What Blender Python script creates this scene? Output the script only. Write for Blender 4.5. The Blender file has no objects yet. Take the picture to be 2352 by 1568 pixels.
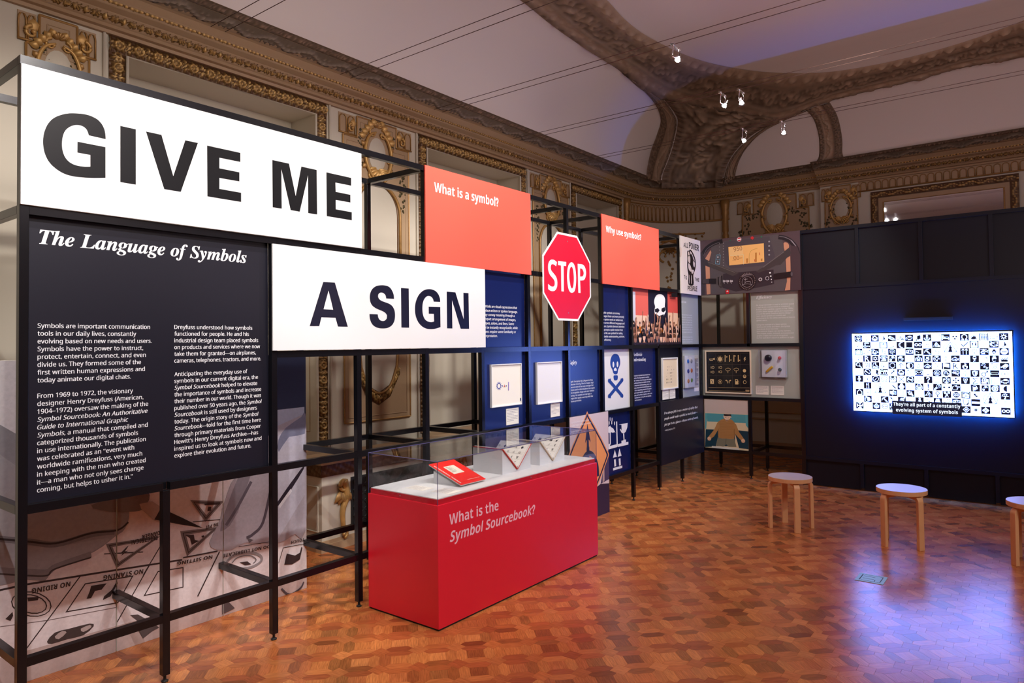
import bpy, math, random
import numpy as np
from mathutils import Vector, Matrix
random.seed(7); np.random.seed(7)
C = bpy.context.scene.collection
SC = bpy.context.scene
PI = math.pi

# ------------------------------------------------------------------ camera
F, YAW, PITCH, ROLL = 1592.4367, 0.6618, 0.02377, -0.011709
CAM = np.array([0.0, -3.4918, 1.6486]); CY0 = 784 - 30.737
fw = np.array([math.cos(YAW)*math.cos(PITCH), math.sin(YAW)*math.cos(PITCH), math.sin(PITCH)])
_r = np.array([math.sin(YAW), -math.cos(YAW), 0.0]); _u = np.cross(_r, fw)
rt = _r*math.cos(ROLL) + _u*math.sin(ROLL); up = -_r*math.sin(ROLL) + _u*math.cos(ROLL)
cd = bpy.data.cameras.new('camera'); cam = bpy.data.objects.new('camera', cd); C.objects.link(cam)
cam.matrix_world = Matrix(((rt[0], up[0], -fw[0], CAM[0]), (rt[1], up[1], -fw[1], CAM[1]), (rt[2], up[2], -fw[2], CAM[2]), (0, 0, 0, 1)))
cd.sensor_width = 36; cd.lens = F*36/2352; cd.shift_y = -30.737/2352; cd.clip_start = 0.05; cd.clip_end = 100
SC.camera = cam

# ------------------------------------------------------------------ world, colour, lights
w = bpy.data.worlds.new('World'); SC.world = w; w.use_nodes = True
w.node_tree.nodes['Background'].inputs[0].default_value = (0.02, 0.02, 0.025, 1)
w.node_tree.nodes['Background'].inputs[1].default_value = 0.2
SC.view_settings.view_transform = 'Standard'; SC.view_settings.look = 'None'
SC.view_settings.exposure = 0.0; SC.view_settings.gamma = 1.0; SC.view_settings.use_curve_mapping = False
SC.cycles.max_bounces = 6; SC.cycles.diffuse_bounces = 4; SC.cycles.glossy_bounces = 3
SC.cycles.transmission_bounces = 6; SC.cycles.transparent_max_bounces = 12
SC.cycles.caustics_reflective = False; SC.cycles.caustics_refractive = False
SC.cycles.use_denoising = True; SC.cycles.sample_clamp_indirect = 4.0

def look(o, tgt):
    d = Vector(tgt) - o.location
    o.rotation_euler = d.to_track_quat('-Z', 'Y').to_euler()
def spot(loc, tgt, e, ang=50, col=(1, .93, .84), r=.05, blend=.6):
    l = bpy.data.lights.new('spot_lamp', 'SPOT'); l.energy = e; l.spot_size = math.radians(ang); l.spot_blend = blend
    l.color = col; l.shadow_soft_size = r
    o = bpy.data.objects.new('spot_lamp', l); C.objects.link(o); o.location = loc; look(o, tgt); return o
def area(loc, tgt, e, sx, sy, col=(1, 1, 1)):
    l = bpy.data.lights.new('added_fill', 'AREA'); l.energy = e; l.shape = 'RECTANGLE'; l.size = sx; l.size_y = sy; l.color = col
    o = bpy.data.objects.new('added_fill', l); C.objects.link(o); o.location = loc; look(o, tgt); return o
WARM = (1, .90, .78)
for x, tx, e in ((.4, 1.6, 88), (1.9, 2.2, 100), (3.2, 3.6, 120), (4.6, 4.9, 125), (6.0, 6.0, 112), (7.2, 7.3, 80)):
    spot((x, -3.1, 4.3), (tx, 0, 1.75), e*1.40, 62, (1, .95, .90))
spot((5.6, -2.6, 4.3), (8.36, -.5, 1.6), 270, 55, (1, .95, .9))
spot((4.0, -5.5, 4.6), (5.0, -3.0, 0), 220, 70, WARM)
for x in (1.2, 3.6, 6.0): spot((x, -1.2, 4.0), (x+.3, 1.2, 1.2), 190, 88, (1, .93, .85))
for x, e in ((1.6, 130), (3.4, 130), (5.6, 70)): spot((x, .28, 4.0), (x+.5, -.5, 0), e, 66, (1, .86, .66), .03)
spot((.2, -2.6, 3.9), (1.9, .58, .6), 240, 46, (1, .96, .95), .03)
area((3.0, -6.6, 4.7), (4.5, -2.5, 1.0), 100, 4, 1.5, (1, .86, .86))  # soft fill added high behind the camera, no fixture stands there
area((5, -3.5, 2.2), (5.5, -2.5, 5), 42, 5, 2, (1, .80, .82))  # unseen up-light added to lift the ceiling
for x, e in ((1.2, 75), (3.6, 60), (6.2, 30)): spot((x, -2.4, 3.7), (x+.5, 1.6, 3.9), e, 85, (1, .90, .78), .15, 1)  # wide spots added to brighten the upper wall and its gilding


# ------------------------------------------------------------------ materials
def srgb(r, g, b):
    f = lambda c: c/12.92 if c <= .04045 else ((c+.055)/1.055)**2.4
    return (f(r/255), f(g/255), f(b/255), 1)
def mat(name, col, rough=.5, metal=0, spec=.5, emit=None, es=0, bump=0, bscale=40, vcol=None, var=0, vscale=6, coat=0):
    m = bpy.data.materials.new(name); m.use_nodes = True; nt = m.node_tree; b = nt.nodes['Principled BSDF']
    b.inputs['Roughness'].default_value = rough; b.inputs['Metallic'].default_value = metal
    b.inputs['Specular IOR Level'].default_value = spec; b.inputs['Coat Weight'].default_value = coat
    b.inputs['Base Color'].default_value = col
    src = None
    if vcol:
        a = nt.nodes.new('ShaderNodeAttribute'); a.attribute_name = vcol; src = a.outputs['Color']
    if var or bump:
        tc = nt.nodes.new('ShaderNodeTexCoord'); n = nt.nodes.new('ShaderNodeTexNoise')
        n.inputs['Scale'].default_value = vscale; n.inputs['Detail'].default_value = 5
        nt.links.new(tc.outputs['Object'], n.inputs['Vector'])
    if var:
        mr = nt.nodes.new('ShaderNodeMapRange'); mr.inputs[3].default_value = 1-var; mr.inputs[4].default_value = 1+var
        nt.links.new(n.outputs['Fac'], mr.inputs[0])
        mx = nt.nodes.new('ShaderNodeVectorMath'); mx.operation = 'SCALE'
        if src: nt.links.new(src, mx.inputs[0])
        else: mx.inputs[0].default_value = col[:3]
        nt.links.new(mr.outputs[0], mx.inputs['Scale']); src = mx.outputs[0]
    if src: nt.links.new(src, b.inputs['Base Color'])
    if bump:
        n2 = nt.nodes.new('ShaderNodeTexNoise'); n2.inputs['Scale'].default_value = bscale; n2.inputs['Detail'].default_value = 4
        nt.links.new(tc.outputs['Object'], n2.inputs['Vector'])
        bp = nt.nodes.new('ShaderNodeBump'); bp.inputs['Strength'].default_value = bump; bp.inputs['Distance'].default_value = .01
        nt.links.new(n2.outputs['Fac'], bp.inputs['Height']); nt.links.new(bp.outputs[0], b.inputs['Normal'])
    if emit:
        b.inputs['Emission Color'].default_value = emit; b.inputs['Emission Strength'].default_value = es
        if vcol: nt.links.new(src, b.inputs['Emission Color'])
    return m
M_WALL = mat('cream_paint', srgb(208, 200, 184), .6, var=.05, vscale=2, bump=.05)
M_WALL2 = mat('beige_paint', srgb(178, 150, 118), .55, var=.06, vscale=3, bump=.05)
M_PLAST = mat('white_plaster', srgb(214, 203, 198), .8, var=.03, vscale=.8)
M_GOLD = mat('aged_shaded_gilding', (.4, .2, .06, 1), .42, metal=.35, vcol='col', var=.3, vscale=25)  # carved strips carry crease shade in their colour, dark in the hollows
M_RELIEF = mat('shaded_plaster', (.3, .2, .12, 1), .6, vcol='col', var=.25, vscale=9)  # relief shade is put into the colour: low parts dark, high parts light
M_GLEAF = mat('patinated_gilding', srgb(92, 84, 58), .5, metal=.2, var=.4, vscale=30)
M_BLACK = mat('black_satin_paint', (.005, .005, .007, 1), .20, spec=.48, var=.15, vscale=20)
M_PANELBLK = mat('charcoal_panel', srgb(24, 24, 36), .38, spec=.4)
M_NAVY = mat('navy_panel', srgb(16, 28, 82), .27, spec=.5)
M_NAVYDK = mat('dark_navy_board', srgb(9, 11, 25), .45, spec=.35)
M_WHITE = mat('white_board', srgb(228, 229, 231), .4, spec=.35)
M_RED = mat('coral_red_board', srgb(254, 92, 76), .42, spec=.4)
M_CASE = mat('crimson_lacquer', srgb(220, 22, 48), .36, spec=.8)
M_GREY = mat('sage_grey_board', srgb(168, 172, 166), .5)
M_PRINT = mat('printed_ink', (1, 1, 1, 1), .42, spec=.4, vcol='col')
M_INKW = mat('white_ink', srgb(235, 236, 240), .45)
M_PAPER = mat('paper', srgb(240, 236, 228), .7)
M_ALU = mat('brushed_metal', (.6, .6, .6, 1), .3, metal=.9)
M_CHROME = mat('polished_chrome', (.85, .85, .87, 1), .12, metal=1)
M_BIRCH = mat('birch_wood', srgb(226, 176, 128), .42, var=.08, vscale=14, bump=.04)
M_SEAT = mat('pale_linoleum', srgb(206, 196, 200), .38, spec=.6)
M_RUB = mat('black_rubber', (.01, .01, .01, 1), .6)
M_MIRROR = mat('mirror_glass', (.75, .75, .78, 1), .03, metal=1)
M_FLOORBASE = mat('dark_joint', (.16, .055, .02, 1), .6)
M_BRASSBOX = mat('blue_grey_plate', srgb(150, 192, 216), .4, spec=.5)
M_BULB = mat('lamp_glow', (1, 1, 1, 1), .3, emit=(1, .96, .9, 1), es=60)
M_WIRE = mat('bronze_wire', (.10, .06, .05, 1), .35, metal=.6)
M_HALO = mat('led_strip', (.1, .2, 1, 1), .5, emit=(.01, .20, 1, 1), es=560)
M_SCREEN = mat('screen_glow', (0, 0, 0, 1), .25, vcol='col', emit=(1, 1, 1, 1), es=15)
def glassm():
    m = bpy.data.materials.new('acrylic'); m.use_nodes = True; nt = m.node_tree; nt.nodes.clear()
    o = nt.nodes.new('ShaderNodeOutputMaterial'); t = nt.nodes.new('ShaderNodeBsdfTransparent'); g = nt.nodes.new('ShaderNodeBsdfGlossy')
    g.inputs['Roughness'].default_value = .02; t.inputs[0].default_value = (.95, .955, .965, 1)
    lw = nt.nodes.new('ShaderNodeLayerWeight'); pw = nt.nodes.new('ShaderNodeMath'); pw.operation = 'POWER'; pw.inputs[1].default_value = 4
    f = nt.nodes.new('ShaderNodeMath'); f.operation = 'MULTIPLY_ADD'; f.inputs[1].default_value = .7; f.inputs[2].default_value = .035; mx = nt.nodes.new('ShaderNodeMixShader')
    nt.links.new(lw.outputs['Facing'], pw.inputs[0]); nt.links.new(pw.outputs[0], f.inputs[0])
    nt.links.new(f.outputs[0], mx.inputs[0]); nt.links.new(t.outputs[0], mx.inputs[1]); nt.links.new(g.outputs[0], mx.inputs[2]); nt.links.new(mx.outputs[0], o.inputs[0])
    return m
M_GLASS = glassm()
M_GLASSEDGE = mat('acrylic_edge', srgb(70, 66, 110), .2, spec=.8)
def woodfloor():
    m = bpy.data.materials.new('parquet_wood'); m.use_nodes = True; nt = m.node_tree; b = nt.nodes['Principled BSDF']
    b.inputs['Roughness'].default_value = .25; b.inputs['Specular IOR Level'].default_value = .5
    uv = nt.nodes.new('ShaderNodeUVMap'); uv.uv_map = 'UVMap'
    mp = nt.nodes.new('ShaderNodeMapping'); mp.inputs['Scale'].default_value = (14, 190, 1)
    n = nt.nodes.new('ShaderNodeTexNoise'); n.inputs['Scale'].default_value = 1; n.inputs['Detail'].default_value = 3; n.inputs['Distortion'].default_value = .6
    a = nt.nodes.new('ShaderNodeAttribute'); a.attribute_name = 'col'
    mr = nt.nodes.new('ShaderNodeMapRange'); mr.inputs[1].default_value = .3; mr.inputs[2].default_value = .72; mr.inputs[3].default_value = .72; mr.inputs[4].default_value = 1.22
    vm = nt.nodes.new('ShaderNodeVectorMath'); vm.operation = 'SCALE'
    L = nt.links.new
    L(uv.outputs[0], mp.inputs[0]); L(mp.outputs[0], n.inputs['Vector']); L(n.outputs['Fac'], mr.inputs[0]); L(a.outputs['Color'], vm.inputs[0]); L(mr.outputs[0], vm.inputs['Scale']); L(vm.outputs[0], b.inputs['Base Color'])
    r2 = nt.nodes.new('ShaderNodeMapRange'); r2.inputs[3].default_value = .17; r2.inputs[4].default_value = .30
    L(n.outputs['Fac'], r2.inputs[0]); L(r2.outputs[0], b.inputs['Roughness'])
    return m
M_WOOD = woodfloor()

# ------------------------------------------------------------------ object helpers
def props(o, label=None, cat=None, group=None, kind=None):
    if label: o['label'] = label
    if cat: o['category'] = cat
    if group: o['group'] = group
    if kind: o['kind'] = kind
    return o
def thing(name, label, cat, loc=(0, 0, 0), group=None, kind=None):
    o = bpy.data.objects.new(name, None); C.objects.link(o); o.location = loc; o.empty_display_size = .1
    WO[o] = np.array(loc, float)
    return props(o, label, cat, group, kind)
WO = {}
def woff(o):
    return WO.get(o, np.zeros(3)) if o is not None else np.zeros(3)
class MB:
    def __init__(s): s.v = []; s.f = []; s.c = []; s.uv = []
    def add(s, vs, fs, col=None):
        n = len(s.v); s.v += [tuple(float(q) for q in p) for p in vs]; s.f += [tuple(i+n for i in f) for f in fs]; s.c += [col]*len(fs); return s
    def box(s, x0, x1, y0, y1, z0, z1, col=None):
        v = [(x, y, z) for z in (z0, z1) for y in (y0, y1) for x in (x0, x1)]
        return s.add(v, [(0, 2, 3, 1), (4, 5, 7, 6), (0, 1, 5, 4), (2, 6, 7, 3), (0, 4, 6, 2), (1, 3, 7, 5)], col)
    def prism(s, P, pts, h0, h1, col=None):   # polygon in plane P extruded between heights
        n = len(pts); a = [P.w(x, y, h0) for x, y in pts]; b = [P.w(x, y, h1) for x, y in pts]
        return s.add(a+b, [tuple(range(n, 2*n)), tuple(range(n-1, -1, -1))]+[(i, (i+1) % n, n+(i+1) % n, n+i) for i in range(n)], col)
    def flat(s, P, pts, h, col=None):
        return s.add([P.w(x, y, h) for x, y in pts], [tuple(range(len(pts)))], col)
    def tube(s, pts, r, n=6, col=None, cap=True):
        pts = [Vector(p) for p in pts]; m = len(pts); rr = r if hasattr(r, '__len__') else [r]*m; vs = []; ref = None
        for i in range(m):
            t = (pts[min(i+1, m-1)]-pts[max(i-1, 0)]).normalized()
            if ref is None: ref = Vector((0, 0, 1)) if abs(t.z) < .9 else Vector((1, 0, 0))
            a = t.cross(ref).normalized(); b = t.cross(a).normalized(); ref = -b if False else ref
            for k in range(n):
                q = 2*PI*k/n; vs.append(pts[i]+(a*math.cos(q)+b*math.sin(q))*rr[i])
        fs = [(i*n+k, i*n+(k+1) % n, (i+1)*n+(k+1) % n, (i+1)*n+k) for i in range(m-1) for k in range(n)]
        if cap: fs += [tuple(range(n-1, -1, -1)), tuple((m-1)*n+k for k in range(n))]
        return s.add(vs, fs, col)
    def lathe(s, c, prof, n=24, col=None, axis=(0, 0, 1)):
        ax = Vector(axis).normalized(); a = ax.orthogonal().normalized(); b = ax.cross(a); c = Vector(c); vs = []
        for r, z in prof:
            for k in range(n):
                q = 2*PI*k/n; vs.append(c+ax*z+(a*math.cos(q)+b*math.sin(q))*r)
        m = len(prof); fs = [(i*n+k, i*n+(k+1) % n, (i+1)*n+(k+1) % n, (i+1)*n+k) for i in range(m-1) for k in range(n)]
        fs += [tuple(range(n-1, -1, -1)), tuple((m-1)*n+k for k in range(n))]
        return s.add(vs, fs, col)
    def blob(s, c, rx, ry=None, rz=None, col=None, n=6):
        ry = ry or rx; rz = rz or rx; vs = [(c[0], c[1], c[2]-rz)]; m = 4
        for i in range(1, m):
            ph = -PI/2+PI*i/m
            for k in range(n):
                q = 2*PI*k/n; vs.append((c[0]+rx*math.cos(ph)*math.cos(q), c[1]+ry*math.cos(ph)*math.sin(q), c[2]+rz*math.sin(ph)))
        vs.append((c[0], c[1], c[2]+rz)); T = len(vs)-1
        fs = [(0, 1+(k+1) % n, 1+k) for k in range(n)]+[(1+i*n+k, 1+i*n+(k+1) % n, 1+(i+1)*n+(k+1) % n, 1+(i+1)*n+k) for i in range(m-2) for k in range(n)]+[(T, 1+(m-2)*n+k, 1+(m-2)*n+(k+1) % n) for k in range(n)]
        return s.add(vs, fs, col)
    def build(s, name, m, parent=None, smooth=False, kind=None, label=None, origin=None, bev=0):
        me = bpy.data.meshes.new(name); off = woff(parent) if origin is None else np.array(origin, float)
        V = np.array(s.v, float)-off
        me.from_pydata(V.tolist(), [], s.f); me.materials.append(m)
        if any(c is not None for c in s.c):
            at = me.attributes.new('col', 'FLOAT_COLOR', 'FACE')
            at.data.foreach_set('color', np.array([(c or (1, 1, 1, 1)) for c in s.c], dtype=np.float32).ravel())
        if s.uv:
            u = me.uv_layers.new(name='UVMap'); u.data.foreach_set('uv', np.array(s.uv, dtype=np.float32).ravel())
        if smooth: me.polygons.foreach_set('use_smooth', [True]*len(me.polygons))
        me.update()
        o = bpy.data.objects.new(name, me); C.objects.link(o)
        if parent is not None: o.parent = parent; WO[o] = off
        elif origin is not None: o.location = origin; WO[o] = off
        if bev:
            b = o.modifiers.new('bevel', 'BEVEL'); b.width = bev; b.segments = 2; b.limit_method = 'ANGLE'
        return props(o, label, None, None, kind)
class Plane:
    def __init__(s, o, ex, ey, n): s.o = np.array(o, float); s.ex = np.array(ex, float); s.ey = np.array(ey, float); s.n = np.array(n, float)
    def w(s, a, b, h=0): return s.o+s.ex*a+s.ey*b+s.n*h
    def px(s, u, v):     # where the sight line through a photo pixel meets this plane, in plane metres
        d = fw+(u-1176)/F*rt-(v-CY0)/F*up; t = ((s.o-CAM)@s.n)/(d@s.n); q = CAM+d*t-s.o
        return float(q@s.ex), float(q@s.ey)
def FP(y): return Plane((0, y, 0), (1, 0, 0), (0, 0, 1), (0, -1, 0))     # a = x, b = z, faces the viewer side
def SP(x): return Plane((x, 0, 0), (0, -1, 0), (0, 0, 1), (-1, 0, 0))    # a = -y, b = z
def crv(pts, n=6, closed=False):
    P = [np.array(p, float) for p in pts]; out = []; m = len(P)
    for i in range(m if closed else m-1):
        p0 = P[(i-1) % m] if closed or i > 0 else P[0]; p1 = P[i]; p2 = P[(i+1) % m]; p3 = P[(i+2) % m] if closed or i+2 < m else P[-1]
        for k in range(n):
            t = k/n; out.append(.5*((2*p1)+(p2-p0)*t+(2*p0-5*p1+4*p2-p3)*t*t+(3*p1-p0-3*p2+p3)*t**3))
    if not closed: out.append(P[-1])
    return [tuple(o) for o in out]
def soften(P, ang=38, n=4):              # round the flowing stretches of an outline, keep its corners
    P = [np.array(p, float) for p in P]; m = len(P); cor = []
    for i in range(m):
        a, b = P[i]-P[i-1], P[(i+1) % m]-P[i]; c = abs(math.degrees(math.atan2(a[0]*b[1]-a[1]*b[0], a@b))); cor.append(c > ang)
    out = []
    for i in range(m):
        j = (i+1) % m; p1, p2 = P[i], P[j]; p0 = P[i-1] if not cor[i] else p1-(p2-p1)*.3; p3 = P[(j+1) % m] if not cor[j] else p2+(p2-p1)*.3
        if cor[i] and cor[j]: out.append(tuple(p1)); continue
        for k in range(n):
            t = k/n; out.append(tuple(.5*((2*p1)+(p2-p0)*t+(2*p0-5*p1+4*p2-p3)*t*t+(3*p1-p0-3*p2+p3)*t**3)))
    return out
def circ(a, b, ra, rb=None, n=24, t0=0, t1=2*PI):
    rb = rb or ra; k = n if abs(t1-t0-2*PI) < 1e-6 else n+1
    return [(a+ra*math.cos(t0+(t1-t0)*i/n), b+rb*math.sin(t0+(t1-t0)*i/n)) for i in range(k)]
def rect(a0, a1, b0, b1): return [(a0, b0), (a1, b0), (a1, b1), (a0, b1)]

# ------------------------------------------------------------------ lettering
STY = {'R': (0x1D5A0, 0x1D5BA, 0x1D7E2), 'B': (0x1D5D4, 0x1D5EE, 0x1D7EC), 'I': (0x1D608, 0x1D622, 0x1D7E2), 'BI': (0x1D63C, 0x1D656, 0x1D7EC), 'S': (0x1D468, 0x1D482, 0x1D7CE), 'P': None}
def sty(t, s):
    if s == 'P': return t
    U, L, D = STY[s]; o = ''
    for c in t:
        if 'A' <= c <= 'Z': o += chr(U+ord(c)-65)
        elif 'a' <= c <= 'z': o += chr(L+ord(c)-97)
        elif '0' <= c <= '9': o += chr(D+ord(c)-48)
        else: o += c
    return o
_tc = {}
def glyphs(ch, off=0, res=2):
    k = (ch, off, res)
    if k not in _tc: _tc[k] = rawglyph(ch, off, res)
    return _tc[k]
def question():                          # the stock font lacks a bold question mark: draw one
    arc = [(.205-.155*math.cos(q), .50+.150*math.sin(q)) for q in [-.15+PI*1.02*i/10 for i in range(11)]]+[(.34, .42), (.28, .34), (.225, .28), (.215, .20)]
    L_r, R_r = ribbon(arc, .135); m = len(L_r); vs = [list(t) for t in L_r+R_r]; fs = [(i, m+i, m+i+1, i+1) for i in range(m-1)]; n0 = len(vs)
    return np.array(vs+[[.145, 0], [.285, 0], [.285, .135], [.145, .135]]), fs+[(n0, n0+1, n0+2, n0+3)]
WID = []
def compose(runs, off=0, res=2):
    vs, fs, x = [], [], 0.0; WID.clear(); wi = 0
    for t, s in runs:
        sh = .2 if s in ('I', 'BI') else 0; base = {'I': 'R', 'BI': 'B'}.get(s, s)
        for c in t:
            ch = sty(c, base)
            if c == ' ': x += advance(' '); wi += 1; continue
            if c == '?' and base == 'B': co, f = question(); ad = .42
            else: co, f = glyphs(ch, off, res); ad = advance(ch)
            n0 = len(vs); vs += [(x+p[0]+sh*p[1], p[1]) for p in co]; fs += [tuple(i+n0 for i in q) for q in f]; x += ad; WID.extend([wi]*len(co))
    return np.array(vs).reshape(-1, 2), fs
_tcv = bpy.data.curves.new('t', 'FONT'); _tcv.fill_mode = 'FRONT'; _tob = bpy.data.objects.new('t', _tcv)
def rawglyph(body, off=0, res=2):
    _tcv.body = body; _tcv.resolution_u = res; _tcv.offset = off
    me = bpy.data.meshes.new_from_object(_tob)
    n = len(me.vertices); co = np.zeros(n*3); me.vertices.foreach_get('co', co); co = co.reshape(-1, 3)[:, :2] if n else np.zeros((0, 2))
    fs = [tuple(p.vertices) for p in me.polygons]; bpy.data.meshes.remove(me)
    return co, fs
def ribbon(p, wd):                       # mitred stroke: left and right edge points
    p = [np.array(t, float) for t in p]; p = [q for i, q in enumerate(p) if i == 0 or np.hypot(*(q-p[i-1])) > 1e-6]; n = len(p)
    if n < 2: return [], []
    cl = n > 3 and np.hypot(*(p[0]-p[-1])) < 1e-6; T = [(p[i+1]-p[i])/np.hypot(*(p[i+1]-p[i])) for i in range(n-1)]; L, R = [], []
    for i in range(n):
        a = T[i-1] if i > 0 else (T[-1] if cl else T[0]); b = T[i] if i < n-1 else (T[0] if cl else T[-1])
        na, nb = np.array([-a[1], a[0]]), np.array([-b[1], b[0]]); m = na+nb; k = np.hypot(*m)
        if k < .5: m, k = nb, 1.0
        m = m/k; o = m*(wd/2)/max(.5, float(m@nb)); L.append(tuple(p[i]+o)); R.append(tuple(p[i]-o))
    return L, R
_adv = {}
def advance(ch):
    if ch not in _adv:
        if 'HH' not in _adv: _adv['HH'] = rawglyph('HH', 0, 1)[0][:, 0].max()
        _adv[ch] = rawglyph('H'+ch+'H', 0, 1)[0][:, 0].max()-_adv['HH']
    return _adv[ch]
def text(mb, P, runs, a, b, size, h, width=None, col=None, off=.0, rot=0, shear=0, res=3):
    """size = cap height in metres; a,b = left end of the baseline; width = total width; off = extra weight in em"""
    if off > 0:
        k = size/.70*off
        text(mb, P, runs, a, b, size, h, None if width is None else width-k, col, 0, rot, shear, res); text(mb, P, runs, a+k, b, size, h+.0001, None if width is None else width-k, col, 0, rot, shear, res); return
    if isinstance(runs, tuple): runs = [runs]
    co, fs = compose(runs, off, res)
    if len(co) == 0: return
    k = size/.70; x = co[:, 0]-co[:, 0].min(); y = co[:, 1]
    kx = k if width is None else width/max(x.max(), 1e-6)
    X = x*kx+y*k*shear; Y = y*k; cr, sr = math.cos(rot), math.sin(rot)
    A = a+X*cr-Y*sr; B = b+X*sr+Y*cr
    W = P.o+np.outer(A, P.ex)+np.outer(B, P.ey)+P.n*h
    n = len(mb.v); mb.v += W.tolist(); mb.f += [tuple(i+n for i in f) for f in fs]; mb.c += [col]*len(fs)
def words(P, parent, t, sy, a, b, size, h, width, m, off=0, name='word'):
    """a line of large lettering, each word a part"""
    mb = MB(); text(mb, P, (t, sy), a, b, size, h, width, None, 0, res=4); n = len(mb.v); ws = list(WID)
    if off > 0: k = size/.70*off; text(mb, P, (t, sy), a+k, b, size, h+.0001, width, None, 0, res=4); ws = ws+ws
    for w_ in sorted(set(ws)):
        ids = [i for i, q in enumerate(ws) if q == w_]; mp = {i: j for j, i in enumerate(ids)}
        m2 = MB(); m2.v = [mb.v[i] for i in ids]; m2.f = [tuple(mp[i] for i in f) for f in mb.f if f[0] in mp]; m2.c = [None]*len(m2.f); m2.build(name, m, parent)
def glyph_fit(mb, P, ch, s, a0, a1, b0, b1, h, col=None, off=0, res=4):
    co, fs = glyphs(sty(ch, s), off, res); 
    if len(co) == 0: return
    mn, mx = co.min(0), co.max(0); A = a0+(co[:, 0]-mn[0])/(mx[0]-mn[0])*(a1-a0); B = b0+(co[:, 1]-mn[1])/(mx[1]-mn[1])*(b1-b0)
    W = P.o+np.outer(A, P.ex)+np.outer(B, P.ey)+P.n*h
    n = len(mb.v); mb.v += W.tolist(); mb.f += [tuple(i+n for i in f) for f in fs]; mb.c += [col]*len(fs)
class Art:
    """flat print on a plane; points given in photo-crop pixels (ox,oy,scale) or metres"""
    def __init__(s, P, ox=0, oy=0, sc=1, h=.001, step=.00012): s.P = P; s.ox = ox; s.oy = oy; s.sc = sc; s.h = h; s.step = step; s.mb = MB()
    def q(s, x, y): return s.P.px(s.ox+x/s.sc, s.oy+y/s.sc)
    def poly(s, pts, col, smooth=0):
        p = [s.q(*t) for t in pts]
        if smooth: p = crv(p, smooth, True)
        s.h += s.step; s.mb.flat(s.P, p, s.h, col); return s
    def polym(s, pts, col): s.h += s.step; s.mb.flat(s.P, pts, s.h, col); return s
    def line(s, pts, wd, col, smooth=0):     # stroke of width wd metres
        p = [s.q(*t) for t in pts]
        return s.linem(crv(p, smooth) if smooth else p, wd, col)
    def linem(s, p, wd, col):
        s.h += s.step; L, R = ribbon(p, wd); m = len(L)
        if m: s.mb.add([s.P.w(x, y, s.h) for x, y in L+R], [(m+i, m+i+1, i+1, i) for i in range(m-1)], col)
        return s
    def txt(s, t, sy, x0, y0, x1, size, col, off=0, shear=0):
        a, b = s.q(x0, y0); a1, b1 = s.q(x1, y0); s.h += s.step
        text(s.mb, s.P, (t, sy), a, b, size, s.h, abs(a1-a), col, off, shear=shear)
    def ring(s, x, y, r, wd, col, n=24, t0=0, t1=2*PI):
        a, b = s.q(x, y); P = circ(a, b, r, n=n, t0=t0, t1=t1); return s.linem(P+([P[0]] if abs(t1-t0-2*PI) < 1e-6 else []), wd, col)
    def disc(s, x, y, r, col, rb=None): a, b = s.q(x, y); return s.polym(circ(a, b, r, rb, 20), col)
    def build(s, name, parent, m=None): return s.mb.build(name, m or M_PRINT, parent)

# ================================================================== SETTING
def struct(name, mb, m, smooth=False, bev=0): return mb.build(name, m, None, smooth, 'structure', bev=bev)
YW, XR, XB = 1.6, 10.5, 10.4           # left wall face, right wall face, face of its projecting bay
RC = 1.2                                # radius of the rounded corner
YB1 = -0.95                             # where the bay steps forward
LW, RW, BW = FP(YW), SP(XR), SP(XB)

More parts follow.
